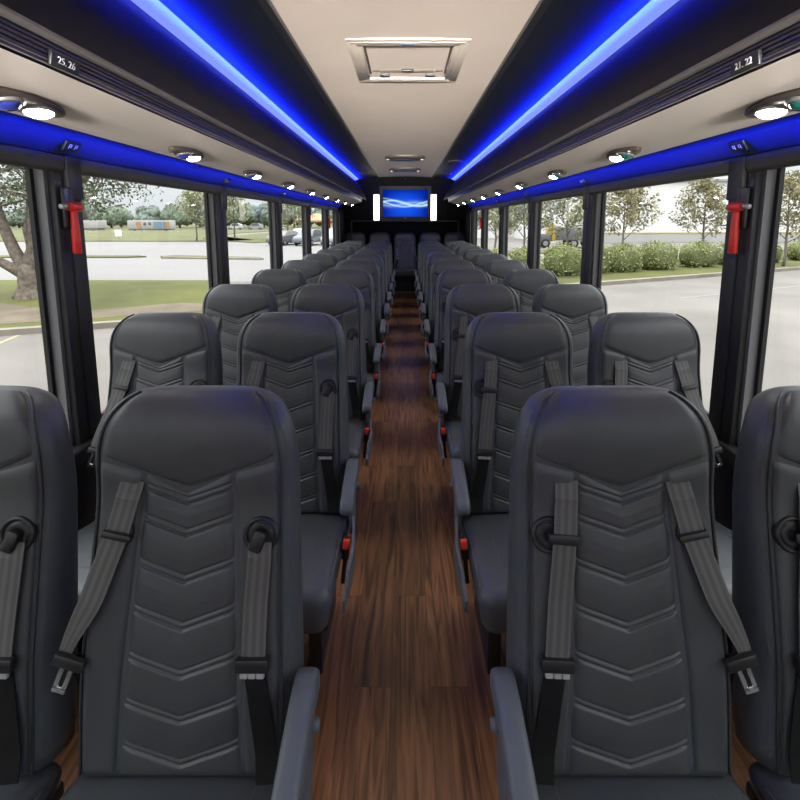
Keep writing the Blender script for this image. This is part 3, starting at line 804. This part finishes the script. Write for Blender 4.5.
    # pedestal legs and frame
    bm = bmesh.new(); bx(bm, -0.21, 0.21, -0.36, 0.06, 0.262, 0.297, bev=0.006); bobj('seat_frame', bm, 'black_plastic', rt)
    for sg in (-1, 1): box('leg', (sg * 0.15 - 0.022, sg * 0.15 + 0.022, -0.26, 0.02, 0.0, 0.27), 'black_plastic', rt, bev=0.006)
    # buckle beside the cushion on the aisle side
    if arm:
        bm = bmesh.new(); M = Matrix.Translation((a * 0.246, -0.185, 0.41)) @ Matrix.Rotation(a * 0.10, 4, 'Y')
        bx(bm, -0.007, 0.007, -0.010, 0.010, -0.14, -0.02, bev=0.003, M=M); bx(bm, -0.0115, 0.0115, -0.014, 0.014, -0.050, 0.020, bev=0.004, M=M)
        bk = bobj('belt_buckle', bm, 'black_plastic', rt, smooth=True, angle=math.radians(40))
        tag(box('buckle_button', (-0.0105, 0.0105, -0.0165, -0.004, -0.010, 0.0225), 'red_plastic', bk, bev=0.003, M=M), 'red buckle button')
    if arm:
        X = a * 0.246
        V, F = [], []
        cen = [(0.055, 0.568), (0.045, 0.584), (0.02, 0.592), (-0.03, 0.586), (-0.08, 0.573), (-0.13, 0.557), (-0.165, 0.544), (-0.182, 0.530)]
        hts = [0.012, 0.026, 0.032, 0.030, 0.027, 0.026, 0.024, 0.010]; n = 14
        for (y, z), h in zip(cen, hts):
            for j in range(n):
                q = 2 * PI * j / n
                cx_, sx_ = math.cos(q), math.sin(q)
                V.append((X + 0.0235 * math.copysign(abs(cx_) ** 0.5, cx_) * (0.6 + 0.4 * min(1, h / 0.024)), y, z - h + h * math.copysign(abs(sx_) ** 0.5, sx_)))
        for i in range(len(cen) - 1):
            for j in range(n):
                A = i * n + j; B = i * n + (j + 1) % n; F.append((A, B, B + n, A + n))
        F += [tuple(range(n))[::-1], tuple((len(cen) - 1) * n + j for j in range(n))]
        ar = obj('armrest', V, F, 'grey_plastic', rt)
        x0, x1 = sorted((a * 0.236, a * 0.252))
        # hanging bracket and its curved lower shield
        pr = [(0.05, 0.56), (0.04, 0.36), (0.00, 0.31), (-0.03, 0.33), (-0.035, 0.53)]
        V = [(x0, y, z) for y, z in pr] + [(x1, y, z) for y, z in pr]; k = len(pr)
        F = [(i, (i + 1) % k, k + (i + 1) % k, k + i) for i in range(k)] + [tuple(range(k))[::-1], tuple(range(k, 2 * k))]
        obj('bracket', V, F, 'grey_plastic', rt, smooth=False)
        V, F = [], []
        for i in range(17):
            t = i / 16; y = -0.06 - 0.30 * t; tp = 0.425 - 0.012 * t - 0.05 * sst(0.8, 1.0, t); bt = 0.30 + 0.03 * math.sin(t * PI) + 0.02 * t
            xo = a * (0.250 + 0.016 * math.sin(t * PI * 0.9))
            for dx, z in ((0, tp), (a * 0.008, tp - 0.004), (a * 0.010, bt + 0.01), (0, bt)): V.append((xo + dx, y, z))
        for i in range(16):
            for j in range(4): A = i * 4 + j; B = i * 4 + (j + 1) % 4; F.append((A, B, B + 4, A + 4))
        F += [(3, 2, 1, 0), (64, 65, 66, 67)]
        obj('side_shield', V, F, 'grey_plastic', rt, smooth=False)
        V, F = tube([(a * 0.25, 0.005, 0.50), (a * 0.268, 0.005, 0.50), (a * 0.274, 0.005, 0.50)], [0.012, 0.012, 0.009], 14); obj('recline_button', V, F, 'grey_plastic', rt)
    return rt

proto = {}
def seat(a, arm, style, x, y, z, label, group):
    key = (a, arm, style)
    if key not in proto:
        proto[key] = o = make_seat(a, arm, style)
    else:
        o = copy_tree(proto[key])
    o.location = (x, y, z)
    return tag(o, label, 'seat', group)
for s in (-1, 1):
    for k in range(10):
        y = 0.748 + 0.8 * k
        row = 'front' if k == 0 else ORD[k]
        suffix = ' row' if k == 0 else ' row from the front'
        seat(-s, True, 0 if s < 0 else 1, s * 0.440, y, 0, 'black leather aisle seat with armrest in the %s%s, %s' % (row, suffix, SIDE[s]), 'reclining passenger seats')
        seat(-s, False, 0 if s < 0 else 1, s * 0.932, y, 0, 'black leather window seat in the %s%s, %s' % (row, suffix, SIDE[s]), 'reclining passenger seats')
for i in range(5):
    x = (i - 2) * 0.508
    nm = ['rear bench seat against the lawn-side wall', 'rear bench seat between the middle seat and the lawn-side wall seat', 'middle rear bench seat at the end of the aisle', 'rear bench seat between the middle seat and the hedge-side wall seat', 'rear bench seat against the hedge-side wall'][i]
    o = seat(1 if i < 2 else -1, False, 0 if i < 2 else 1, x * (0.975 if abs(i - 2) == 2 else 1), 8.84, 0.13, 'black leather ' + nm, 'rear bench seats')
    box('base_box', (-0.235, 0.235, -0.33, 0.04, 0.002, 0.262), 'carpet_black', o, bev=0.01)

# ------------------------------------------------------------------ outdoors
GZ = -1.0
struct(plate('ground', [(-260, -40), (260, -40), (260, 330), (-260, 330)], GZ - 0.3, GZ, 'asphalt'))
def ground_patch(name, pts, m, h=0.012):
    o = plate(name, pts, GZ - 0.05, GZ + h, m); o['kind'] = 'structure'; return o
# lawn side: kerb, lawn, road, islands, field
ground_patch('lawn', [(-40, -2.3), (-8.55, 9.95), (-7.29, 10.45), (-4.6, 11.5), (-4.9, 12.6), (-7.6, 18.1), (-60, 18.5)], 'grass', 0.08)
ground_patch('field_soil', [(-14.2, 8.2), (-9.5, 10.2), (-7.2, 11.1), (-5.2, 11.9), (-5.0, 12.8), (-6.6, 13.0), (-8.4, 11.9), (-10.5, 12.4), (-12.9, 13.4), (-15.0, 12.3)], 'bare_soil', 0.086)
k0, k1 = Vector((-40, -2.45)), Vector((-4.5, 11.37)); dv = (k1 - k0).normalized(); nv = Vector((-dv.y, dv.x)) * -0.22
ground_patch('kerb', [tuple(k0 + nv), tuple(k1 + nv), tuple(k1), tuple(k0)], 'kerb', 0.13)
ground_patch('road', [(-120, 18.5), (-5.0, 18.1), (0, 18.1), (0, 52), (-120, 52)], 'road', 0.014)
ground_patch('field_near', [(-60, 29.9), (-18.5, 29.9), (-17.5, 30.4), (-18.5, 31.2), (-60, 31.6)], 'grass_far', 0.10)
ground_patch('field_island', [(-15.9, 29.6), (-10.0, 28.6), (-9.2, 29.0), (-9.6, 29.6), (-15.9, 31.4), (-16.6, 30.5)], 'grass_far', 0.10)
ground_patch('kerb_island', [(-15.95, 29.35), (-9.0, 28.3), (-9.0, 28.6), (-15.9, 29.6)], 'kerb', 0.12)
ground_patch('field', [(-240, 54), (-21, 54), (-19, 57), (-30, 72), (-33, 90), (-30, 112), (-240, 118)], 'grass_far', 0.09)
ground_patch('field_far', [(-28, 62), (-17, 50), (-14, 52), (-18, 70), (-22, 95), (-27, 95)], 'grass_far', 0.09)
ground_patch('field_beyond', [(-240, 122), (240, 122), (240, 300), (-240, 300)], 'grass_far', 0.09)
# painted parking lines on the lawn side
for q in (0.0, -3.0, 3.0):
    a = Vector((-8.4 + q, 9.55 + q * 0.39)); d = Vector((0.25, -1.0)).normalized(); nn = Vector((d.y, -d.x)) * 0.05
    b = a + d * 4.5
    struct(plate('road_line_paint', [tuple(a - nn), tuple(a + nn), tuple(b + nn), tuple(b - nn)], GZ - 0.01, GZ + 0.006, 'yellow_paint'))
# hedge side
kl, kr = Vector((2.0, 14.64)), Vector((34, 28.9)); dv = (kr - kl).normalized(); nv = Vector((-dv.y, dv.x))
def off(p, q): return tuple(p + nv * q)
ground_patch('kerb_hedge', [off(kl, 0), off(kr, 0), off(kr, 0.25), off(kl, 0.25)], 'kerb', 0.14)
ground_patch('lawn_hedge', [off(kl, 0.25), off(kr, 0.25), off(kr, 7.0), off(kl, 7.0)], 'grass', 0.10)
ground_patch('road_hedge', [off(kl, 7.0), off(kr, 7.0), off(kr, 14), off(kl, 14)], 'road', 0.012)
ground_patch('field_hedge', [off(kl, 14), off(kr, 14), off(kr, 17), off(kl, 17)], 'grass_far', 0.08)
for q in (3.2, 6.4):
    b0, b1 = kl - nv * q + dv * 6, kl - nv * q + dv * 30
    struct(plate('road_line', [tuple(b0), tuple(b1), tuple(b1 + nv * 0.1), tuple(b0 + nv * 0.1)], GZ - 0.01, GZ + 0.006, 'faded_paint'))

def leaf_cloud(V, F, c, r, n, size, rng, shell=0.0, flat=1.0):
    for _ in range(n):
        while True:
            p = Vector((rng.uniform(-1, 1), rng.uniform(-1, 1), rng.uniform(-1, 1)))
            q = p.length
            if shell < q <= 1: break
        p = Vector((p.x * r[0], p.y * r[1], p.z * r[2])) + Vector(c)
        t = Vector((rng.gauss(0, 1), rng.gauss(0, 1), rng.gauss(0, 1) * flat)).normalized()
        b = t.cross(Vector((rng.gauss(0, 1), rng.gauss(0, 1), rng.gauss(0, 1)))).normalized()
        l_ = size * rng.uniform(0.6, 1.3); w_ = l_ * 0.55
        i = len(V)
        V += [p - t * l_, p + b * w_, p + t * l_, p - b * w_]
        F.append((i, i + 1, i + 2, i + 3))
def limb(p0, p1, sag, n, rng, wob):
    pts = []
    for i in range(n + 1):
        t = i / n; p = Vector(p0).lerp(Vector(p1), t)
        p += Vector((rng.gauss(0, wob), rng.gauss(0, wob), sag * math.sin(t * PI))) if 0 < i < n else Vector((0, 0, 0))
        pts.append(p)
    return pts
def young_tree(seed, h, cr, base, leaf, label, group, x, y, nleaf=900, lsize=0.085):
    """slim trunk with fine forking branches and airy leaf clusters"""
    rng = random.Random(seed); o = empty('tree', (x, y, GZ), label, 'tree', group)
    V, F = [], []
    tr = limb((0, 0, 0), (rng.uniform(-.1, .1), rng.uniform(-.1, .1), h * 0.92), 0, 8, rng, 0.03)
    tube(tr, [0.075 * h / 4.4 * (1 - 0.85 * i / 8) for i in range(9)], 8, V, F)
    tips = []
    for i in range(13):
        t = base / h + (0.93 - base / h) * (i / 12); a = i * 2.4 + rng.uniform(-.3, .3)
        st = Vector((0, 0, h * t * 0.92)); rr = cr * (1.0 - 0.75 * max(0, (t - 0.45) / 0.55) ** 1.5) * rng.uniform(0.75, 1.05)
        en = st + Vector((math.cos(a) * rr, math.sin(a) * rr, rr * rng.uniform(0.5, 1.0)))
        b = limb(st, en, 0.05, 4, rng, 0.03); tube(b, [0.026 * (1 - 0.2 * j) for j in range(5)], 5, V, F)
        tips += [b[2], b[3], b[4]]
    obj('trunk', V, F, 'bark_pale', o)
    V, F = [], []
    tips += [Vector((0, 0, h * 0.9)), Vector((0, 0, h * 0.97))]
    for p in tips:
        leaf_cloud(V, F, p, (cr * 0.31, cr * 0.31, cr * 0.28), int(1.5 * nleaf) // len(tips), lsize * 1.1, rng)
    obj('foliage', V, F, leaf, o, smooth=False)
    return o
G = 'young trees behind the hedge'
young_tree(1, 4.6, 1.55, 1.5, 'leaf_olive', 'loose olive tree in the middle of the first full hedge-side window', G, 12.7, 26.2, 1700)
young_tree(2, 4.9, 1.55, 1.5, 'leaf_olive', 'loose olive tree nearest the front hedge-side red hammer', G, 17.6, 26.7, 1700)
young_tree(3, 4.7, 1.5, 1.3, 'leaf_pale', 'pale leafy tree behind the hedge in the second full hedge-side window', G, 8.2, 22.9, 1900)
young_tree(4, 4.7, 1.6, 1.4, 'leaf_pale', 'pale leafy tree behind the hedge in the third full hedge-side window', G, 7.0, 26.6, 1900)
young_tree(5, 4.7, 1.7, 1.4, 'leaf_olive', 'olive tree at the picture edge beyond the front hedge-side pillar', G, 19.9, 23.6, 1900)
young_tree(6, 5.4, 1.9, 1.3, 'leaf_pale', 'pale tree behind the hedge in the fourth hedge-side window', G, 6.4, 32, 1700, 0.11)
young_tree(7, 5.8, 1.9, 1.3, 'leaf_pale', 'pale tree seen in the rearmost hedge-side window', G, 6.6, 38, 1700, 0.12)
young_tree(9, 6.2, 2.2, 1.7, 'leaf_pale', 'thin pale tree standing on the grass right of the white trailer', 'small lawn-side trees', -25.2, 54.6, 1800, 0.13)
young_tree(10, 7.0, 1.9, 2.0, 'leaf_pale', 'slim tree by the far drive in the second full lawn-side window', 'small lawn-side trees', -22.0, 58.4, 1500, 0.14)
young_tree(11, 6.6, 2.6, 1.2, 'leaf_pale', 'broad pale tree behind the parked cars, lawn side', 'small lawn-side trees', -15.0, 58, 2600, 0.13)
young_tree(12, 6.0, 2.0, 1.2, 'leaf_pale', 'pale tree behind the farthest parked cars, lawn side', 'small lawn-side trees', -8.6, 62.5, 1500, 0.13)

# big oak on the lawn
rng = random.Random(21)
oak = empty('oak_tree', (-11.70, 13.95, GZ), 'large oak with several spreading trunks on the lawn', 'tree')
V, F = [], []
tube([(0, 0, -0.05), (0.0, 0, 0.12), (0, 0, 0.45), (0.02, 0, 0.85), (0.03, 0, 1.05), (0.05, 0, 1.25)], [0.52, 0.42, 0.34, 0.33, 0.28, 0.08], 16, V, F)
for i in range(6):
    a = i * PI / 3 + 0.3
    tube([(math.cos(a) * 0.28, math.sin(a) * 0.28, 0.35), (math.cos(a) * 0.40, math.sin(a) * 0.40, 0.1), (math.cos(a) * 0.62, math.sin(a) * 0.62, -0.05)], [0.10, 0.12, 0.05], 8, V, F)
limbs = [((0.05, 0, 0.80), (0.25, 0.3, 3.2), (0.3, 0.5, 6.4), 0.20), ((-0.05, 0, 0.75), (-1.0, 0.2, 2.7), (-1.9, 0.2, 5.4), 0.19), ((-0.1, -0.05, 0.8), (-1.6, -0.3, 1.75), (-3.6, -0.6, 3.2), 0.15),
         ((0.12, 0, 0.78), (0.8, -0.1, 2.7), (1.8, -0.3, 5.4), 0.17), ((0.0, 0.1, 0.8), (-0.35, 0.7, 3.0), (-0.7, 1.4, 6.0), 0.16), ((0.1, 0.1, 0.8), (1.3, 0.8, 3.4), (2.2, 1.2, 5.6), 0.13)]
tips = []
for p0, p1, p2, r in limbs:
    p0, p1, p2 = Vector(p0), Vector(p1), Vector(p2); pts = []
    for i in range(11):
        t = i / 10; pts.append((p0 * (1 - t) ** 2 + p1 * 2 * t * (1 - t) + p2 * t * t) + Vector((rng.gauss(0, .03), rng.gauss(0, .03), 0)))
    tube(pts, [r * (1.35 if i == 0 else 1.15 if i == 1 else 1) * (1 - 0.6 * i / 10) for i in range(11)], 10, V, F)
    for j in (5, 6, 7, 8, 9, 10):
        for _ in range(3):
            d = Vector((rng.gauss(0, 1), rng.gauss(0, 1), rng.uniform(-0.25, 0.7))).normalized() * rng.uniform(1.0, 2.0)
            b = limb(pts[j], pts[j] + d, 0.1, 4, rng, 0.05); tube(b, [r * 0.22 * (1 - 0.2 * q) for q in range(5)], 5, V, F); tips += b[2:]
# drooping branch towards the first full window
for tgt in ((1.9, 0.9, 2.9), (2.3, 1.2, 3.2), (2.1, 0.3, 3.2), (1.7, 0.6, 2.8), (2.4, 0.8, 3.6), (2.2, 1.3, 3.7)):
    b = limb((2.0, 0.9, 4.6), tgt, 0.3, 5, rng, 0.05); tube(b, [0.04 * (1 - 0.17 * q) for q in range(6)], 5, V, F); tips += b[2:]; tips.append(b[-1])
obj('trunk', V, F, 'bark', oak)
V, F = [], []
for p in tips: leaf_cloud(V, F, p, (0.50, 0.50, 0.34), 30, 0.062, rng)
obj('foliage', V, F, 'leaf_oak', oak, smooth=False)

# clipped hedge bushes, one by one
def blob(cx_, r, rng, nu=36, nv=20, amp=0.07, box_=0.75):
    V, F = [], []
    ph = [rng.uniform(0, 6.28) for _ in range(6)]
    for j in range(nv + 1):
        b = -PI / 2 + PI * j / nv
        for i in range(nu):
            a = 2 * PI * i / nu
            x = math.copysign(abs(math.cos(b) * math.cos(a)) ** box_, math.cos(a)); y = math.copysign(abs(math.cos(b) * math.sin(a)) ** box_, math.sin(a)); z = math.copysign(abs(math.sin(b)) ** box_, math.sin(b))
            k = 1 + amp * (math.sin(3 * a + ph[0]) * math.cos(2 * b + ph[1]) + 0.6 * math.sin(7 * a + ph[2] + 3 * b) + 0.4 * math.sin(11 * a + ph[3]) * math.sin(9 * b + ph[4]))
            V.append(Vector((x * r[0] * k, y * r[1] * k, z * r[2] * k)) + Vector(cx_))
    for j in range(nv):
        for i in range(nu):
            A = j * nu + i; B = j * nu + (i + 1) % nu; F.append((A, B, B + nu, A + nu))
    return V, F
def bush(seed, t, q, rx, h, label):
    rng = random.Random(seed); p = kl + dv * t + nv * q
    o = empty('hedge_bush', (p.x, p.y, GZ), label, 'bush', 'clipped hedge bushes')
    o.rotation_euler = (0, 0, math.atan2(dv.y, dv.x))
    c = (0, 0, h * 0.52); r = (rx, 0.62, h * 0.50)
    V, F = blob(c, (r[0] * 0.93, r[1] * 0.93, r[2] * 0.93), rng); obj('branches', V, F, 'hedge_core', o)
    V2, F2 = [], []
    for i in range(2600):
        v = V[rng.randrange(len(V))]
        if v.z < 0.1: continue
        pp = v + Vector((rng.gauss(0, 0.07), rng.gauss(0, 0.07), rng.gauss(0, 0.07)))
        leaf_cloud(V2, F2, pp, (0.03, 0.03, 0.03), 1, 0.05, rng)
    obj('foliage', V2, F2, 'leaf_hedge', o, smooth=False)
def hed(px_):   # distance along the kerb for a bush whose foot lies on the ray a = X/Y
    a = (px_ - 405) / 450 * 1.02
    # solve (kl + nv*2.6 + dv*t).x = a * y
    p = kl + nv * 2.6
    return (a * p.y - p.x) / (dv.x - a * dv.y)
for i, (px_, wpx, h, lab) in enumerate(((494, 16, 1.2, 'clipped bush in the rearmost hedge-side window'), (523, 24, 1.25, 'clipped bush in the third full hedge-side window'), (561, 40, 1.35, 'large round bush with pale tips in the second full hedge-side window'), (592, 22, 1.3, 'bush mostly hidden by the second hedge-side window post'),
                                  (619, 38, 1.3, 'longest of the dark bushes beside that window post in the front hedge-side window'), (653, 40, 1.35, 'broad bush between two gaps, under the first olive tree'), (693, 42, 1.3, 'rounded bush under the olive tree nearest the hammer'), (724, 26, 1.25, 'bush just behind the front hedge-side pillar hammer'),
                                  (758, 36, 1.2, 'bush hidden by the wide front hedge-side pillar'), (797, 42, 1.2, 'bush at the picture edge in the nearest hedge-side window'))):
    t = hed(px_); p = kl + dv * t + nv * 2.6
    bush(100 + i, t, 2.6, wpx / 450 * p.y * 0.55, h, lab)

# white warehouse beyond the hedge
bl = empty('warehouse', (30, 52, GZ), 'long white warehouse with grey plinth and yellow band behind the hedge', 'building')
bl.rotation_euler = (0, 0, math.radians(6))
box('wall', (-13, 40, 0, 14, 0, 7.4), 'building_white', bl)
box('plinth', (-13.05, 40, -0.05, 0.3, 0, 1.0), 'building_grey', bl)
box('yellow_band', (-13.06, 40, -0.08, 0.3, 1.0, 1.14), 'yellow_band', bl)
box('roof', (-13.3, 40.3, -0.35, 14.3, 7.0, 7.25), 'building_grey', bl)
bl2 = empty('warehouse', (1.0, 64, GZ), 'white low building behind the truck in the second full hedge-side window', 'building')
box('wall', (-4, 12, 0, 10, 0, 4.6), 'building_white', bl2); box('roof', (-4.3, 12.3, -0.3, 10.3, 4.6, 4.85), 'building_grey', bl2); box('door', (2, 5, -0.05, 0.2, 0, 3.0), 'building_grey', bl2)

def wheel(parent, x, y, r, wd=0.22):
    V, F = lathe([(0.001, -wd / 2), (r * 0.55, -wd / 2), (r * 0.9, -wd / 2), (r, -wd / 2 + 0.04), (r, wd / 2 - 0.04), (r * 0.9, wd / 2), (r * 0.55, wd / 2), (0.001, wd / 2)], 20, Matrix.Translation((x, y, r)) @ Matrix.Rotation(PI / 2, 4, 'X'))
    wl = obj('wheel', V, F, 'tyre', parent)
    V, F = lathe([(r * 0.55, wd / 2 + 0.004), (0.001, wd / 2 + 0.02)], 16, Matrix.Translation((x, y, r)) @ Matrix.Rotation(PI / 2, 4, 'X'))
    lathe([(r * 0.55, -wd / 2 - 0.004), (0.001, -wd / 2 - 0.02)], 16, Matrix.Translation((x, y, r)) @ Matrix.Rotation(PI / 2, 4, 'X'), V, F)
    obj('hubcap', V, F, 'car_silver', wl)
def car(x, y, rz, paint, label, tall=1.0):
    o = empty('car', (x, y, GZ), label, 'car', 'parked cars beyond the road'); o.rotation_euler = (0, 0, rz)
    side = [(-2.2, 0.35), (-2.22, 0.65), (-2.1, 0.85), (-1.9, 0.95), (-1.35, 1.02), (-0.6, 1.42 * tall), (0.9, 1.46 * tall), (1.7, 1.12 * tall), (2.15, 1.0 * tall), (2.25, 0.7), (2.2, 0.35)]
    k = len(side); V = [(px_, -0.85 + (0.14 if pz > 1.2 else 0), pz) for px_, pz in side] + [(px_, 0.85 - (0.14 if pz > 1.2 else 0), pz) for px_, pz in side]
    F = [(i, (i + 1) % k, k + (i + 1) % k, k + i) for i in range(k)] + [tuple(range(k))[::-1], tuple(range(k, 2 * k))]
    ob = obj('body', V, F, paint, o, smooth=False)
    bm = bmesh.new(); bm.from_mesh(ob.data); bmesh.ops.recalc_face_normals(bm, faces=bm.faces); bmesh.ops.bevel(bm, geom=list(bm.edges), offset=0.05, segments=2, affect='EDGES'); bm.to_mesh(ob.data); bm.free()
    bm = bmesh.new()
    for sg in (-1, 1):
        vs = [bm.verts.new((a_, sg * b_, c_)) for a_, b_, c_ in ((-1.1, 0.83, 1.06), (1.35, 0.83, 1.08), (0.85, 0.735, 1.38 * tall), (-0.5, 0.735, 1.36 * tall))]
        bm.faces.new(vs if sg < 0 else vs[::-1])
        vs2 = [bm.verts.new(v.co + Vector((0, sg * -0.03, 0))) for v in vs]; bm.faces.new(vs2)
    bobj('side_window', bm, 'window_dark', o)
    for wx in (-1.4, 1.4):
        for wy in (-0.78, 0.78): wheel(o, wx, wy, 0.33)
car(-12.3, 46.4, 1.25, 'car_dark', 'dark grey car nearest the camera in the third full lawn-side window')
car(-9.7, 46.0, 1.35, 'car_blue', 'grey-blue car beside the dark grey one, lawn side', 1.1)
car(-11.9, 52.5, 1.3, 'car_white', 'white car parked behind the grey-blue one, lawn side', 1.1)
car(-7.1, 46.3, 1.4, 'car_silver', 'silver car in the fourth full lawn-side window', 1.15)
car(-8.3, 52.6, 1.45, 'car_dark', 'tall dark grey car near the rearmost lawn-side pillar', 1.2)
for i, (x, y, c) in enumerate(((-48, 128, 'car_white'), (-42, 127, 'car_silver'), (-36, 127, 'car_white'), (-54, 127, 'car_blue'))):
    car(x, y, 0.1, c, ['small white van-like car far across the grass, second of the distant four', 'small silver car far across the grass, third of the distant four', 'small white car far across the grass, last of the distant four', 'small blue car far across the grass, first of the distant four'][i], 1.25)

# trailers, sign, orange plant
tr = empty('trailer', (-62, 111, GZ), 'long white site trailer with orange and blue panels beyond the grass', 'trailer')
box('body', (-6.2, 6.2, -1.4, 1.4, 0.7, 3.6), 'trailer_white', tr, bev=0.08)
box('chassis', (-6, 6, -1.1, 1.1, 0.35, 0.72), 'car_dark', tr)
for x, wd, c in ((-3.0, 0.7, 'orange_paint'), (2.5, 1.3, 'blue_paint'), (5.2, 0.6, 'orange_paint'), (4.3, 0.35, 'blue_paint')):
    box('side_panel', (x - wd, x + wd, -1.45, -1.38, 1.0, 3.1), c, tr)
for x in (-1.2, 0.2): box('window', (x - 0.4, x + 0.4, -1.44, -1.38, 1.9, 2.9), 'window_dark', tr)
for x in (-4.5, 4.5): wheel(tr, x, -1.1, 0.4)
tr.scale = (0.85, 0.85, 0.72)
tr = empty('trailer', (-80, 112, GZ), 'pale pink and white trailer left of the long white one', 'trailer')
box('body', (-5.5, 5.5, -1.3, 1.3, 0.6, 2.6), 'trailer_white', tr, bev=0.08); box('side_panel', (-4.8, 1.5, -1.35, -1.28, 0.9, 2.0), 'pink_paint', tr); box('chassis', (-5, 5, -1.0, 1.0, 0.3, 0.62), 'car_dark', tr)
for x in (-3.5, 3.5): wheel(tr, x, -1.0, 0.4)
sg = empty('sign_board', (-39.2, 61.8, GZ), 'small blank white sign board standing on the far grass', 'sign')
box('board', (-0.45, 0.45, -0.04, 0.04, 0.35, 1.25), 'building_white', sg); box('post', (-0.35, -0.29, -0.04, 0.04, 0, 0.4), 'building_grey', sg); box('post', (0.29, 0.35, -0.04, 0.04, 0, 0.4), 'building_grey', sg)
og = empty('orange_tent', (-21.5, 108, GZ), 'orange canopy tent far away above the parked cars', 'tent')
V = [(-4, -3, 2.6), (4, -3, 2.6), (4, 3, 2.6), (-4, 3, 2.6), (-1.2, 0, 4.2), (1.2, 0, 4.2), (-4, -3, 2.2), (4, -3, 2.2), (4, 3, 2.2), (-4, 3, 2.2)]
obj('canopy', V, [(0, 1, 5, 4), (2, 3, 4, 5), (1, 2, 5), (3, 0, 4), (6, 7, 1, 0), (7, 8, 2, 1), (8, 9, 3, 2), (9, 6, 0, 3)], 'orange_paint', og, smooth=False)
for x in (-3.9, 3.9):
    for y in (-2.9, 2.9): box('leg', (x - 0.06, x + 0.06, y - 0.06, y + 0.06, 0, 2.3), 'building_grey', og)
# truck beyond the hedge
tk = empty('flatbed_truck', (14.2, 42, GZ), 'black truck with yellow end panel parked beyond the hedge', 'truck')
box('bed', (-0.6, 3.6, -1.0, 1.0, 0.7, 1.9), 'car_dark', tk, bev=0.05); box('cab_panel', (-0.85, -0.55, -1.05, 1.05, 0.6, 2.1), 'yellow_machine', tk, bev=0.04); box('hood', (-2.0, -0.85, -0.9, 0.9, 0.6, 1.3), 'car_dark', tk, bev=0.08)
for x in (-1.4, 1.2, 2.9): wheel(tk, x, -0.85, 0.42); wheel(tk, x, 0.85, 0.42)

# tree line on the horizon: each tree its own
protos = []
for v_ in range(4):
    rng = random.Random(300 + v_)
    o = empty('distant_tree')
    V, F = [], []
    for b_ in range(5):
        c = (rng.uniform(-2.2, 2.2), rng.uniform(-1.5, 1.5), rng.uniform(3.2, 6.4)); r = rng.uniform(1.8, 2.8)
        v2, f2 = blob(c, (r, r, r * 0.9), rng, 18, 10, 0.12, 0.95)
        k = len(V); V += v2; F += [tuple(q + k for q in f) for f in f2]
    for _ in range(900):
        leaf_cloud(V, F, V[rng.randrange(800)], (0.5, 0.5, 0.5), 1, 0.30, rng)
    obj('foliage', V, F, 'leaf_far_hazy' if v_ % 2 else 'leaf_far_hazy_blue', o, smooth=False)
    V, F = tube([(0, 0, 0), (0.1, 0, 2), (0, 0.1, 4.5)], [0.35, 0.28, 0.18], 8); obj('trunk', V, F, 'bark', o)
    protos.append([o, False])
rng = random.Random(5)
lines = [(-1, -165 + 3.4 * i, 146 + (i % 3) * 13 + rng.uniform(-2, 2)) for i in range(46)] + [(1, 2 + 5 * i, 150 + (i % 3) * 12) for i in range(9)]
for i, (sd_, x, y) in enumerate(lines):
    pr_ = protos[i % 4]
    if not pr_[1]: o = pr_[0]; pr_[1] = True
    else: o = copy_tree(pr_[0])
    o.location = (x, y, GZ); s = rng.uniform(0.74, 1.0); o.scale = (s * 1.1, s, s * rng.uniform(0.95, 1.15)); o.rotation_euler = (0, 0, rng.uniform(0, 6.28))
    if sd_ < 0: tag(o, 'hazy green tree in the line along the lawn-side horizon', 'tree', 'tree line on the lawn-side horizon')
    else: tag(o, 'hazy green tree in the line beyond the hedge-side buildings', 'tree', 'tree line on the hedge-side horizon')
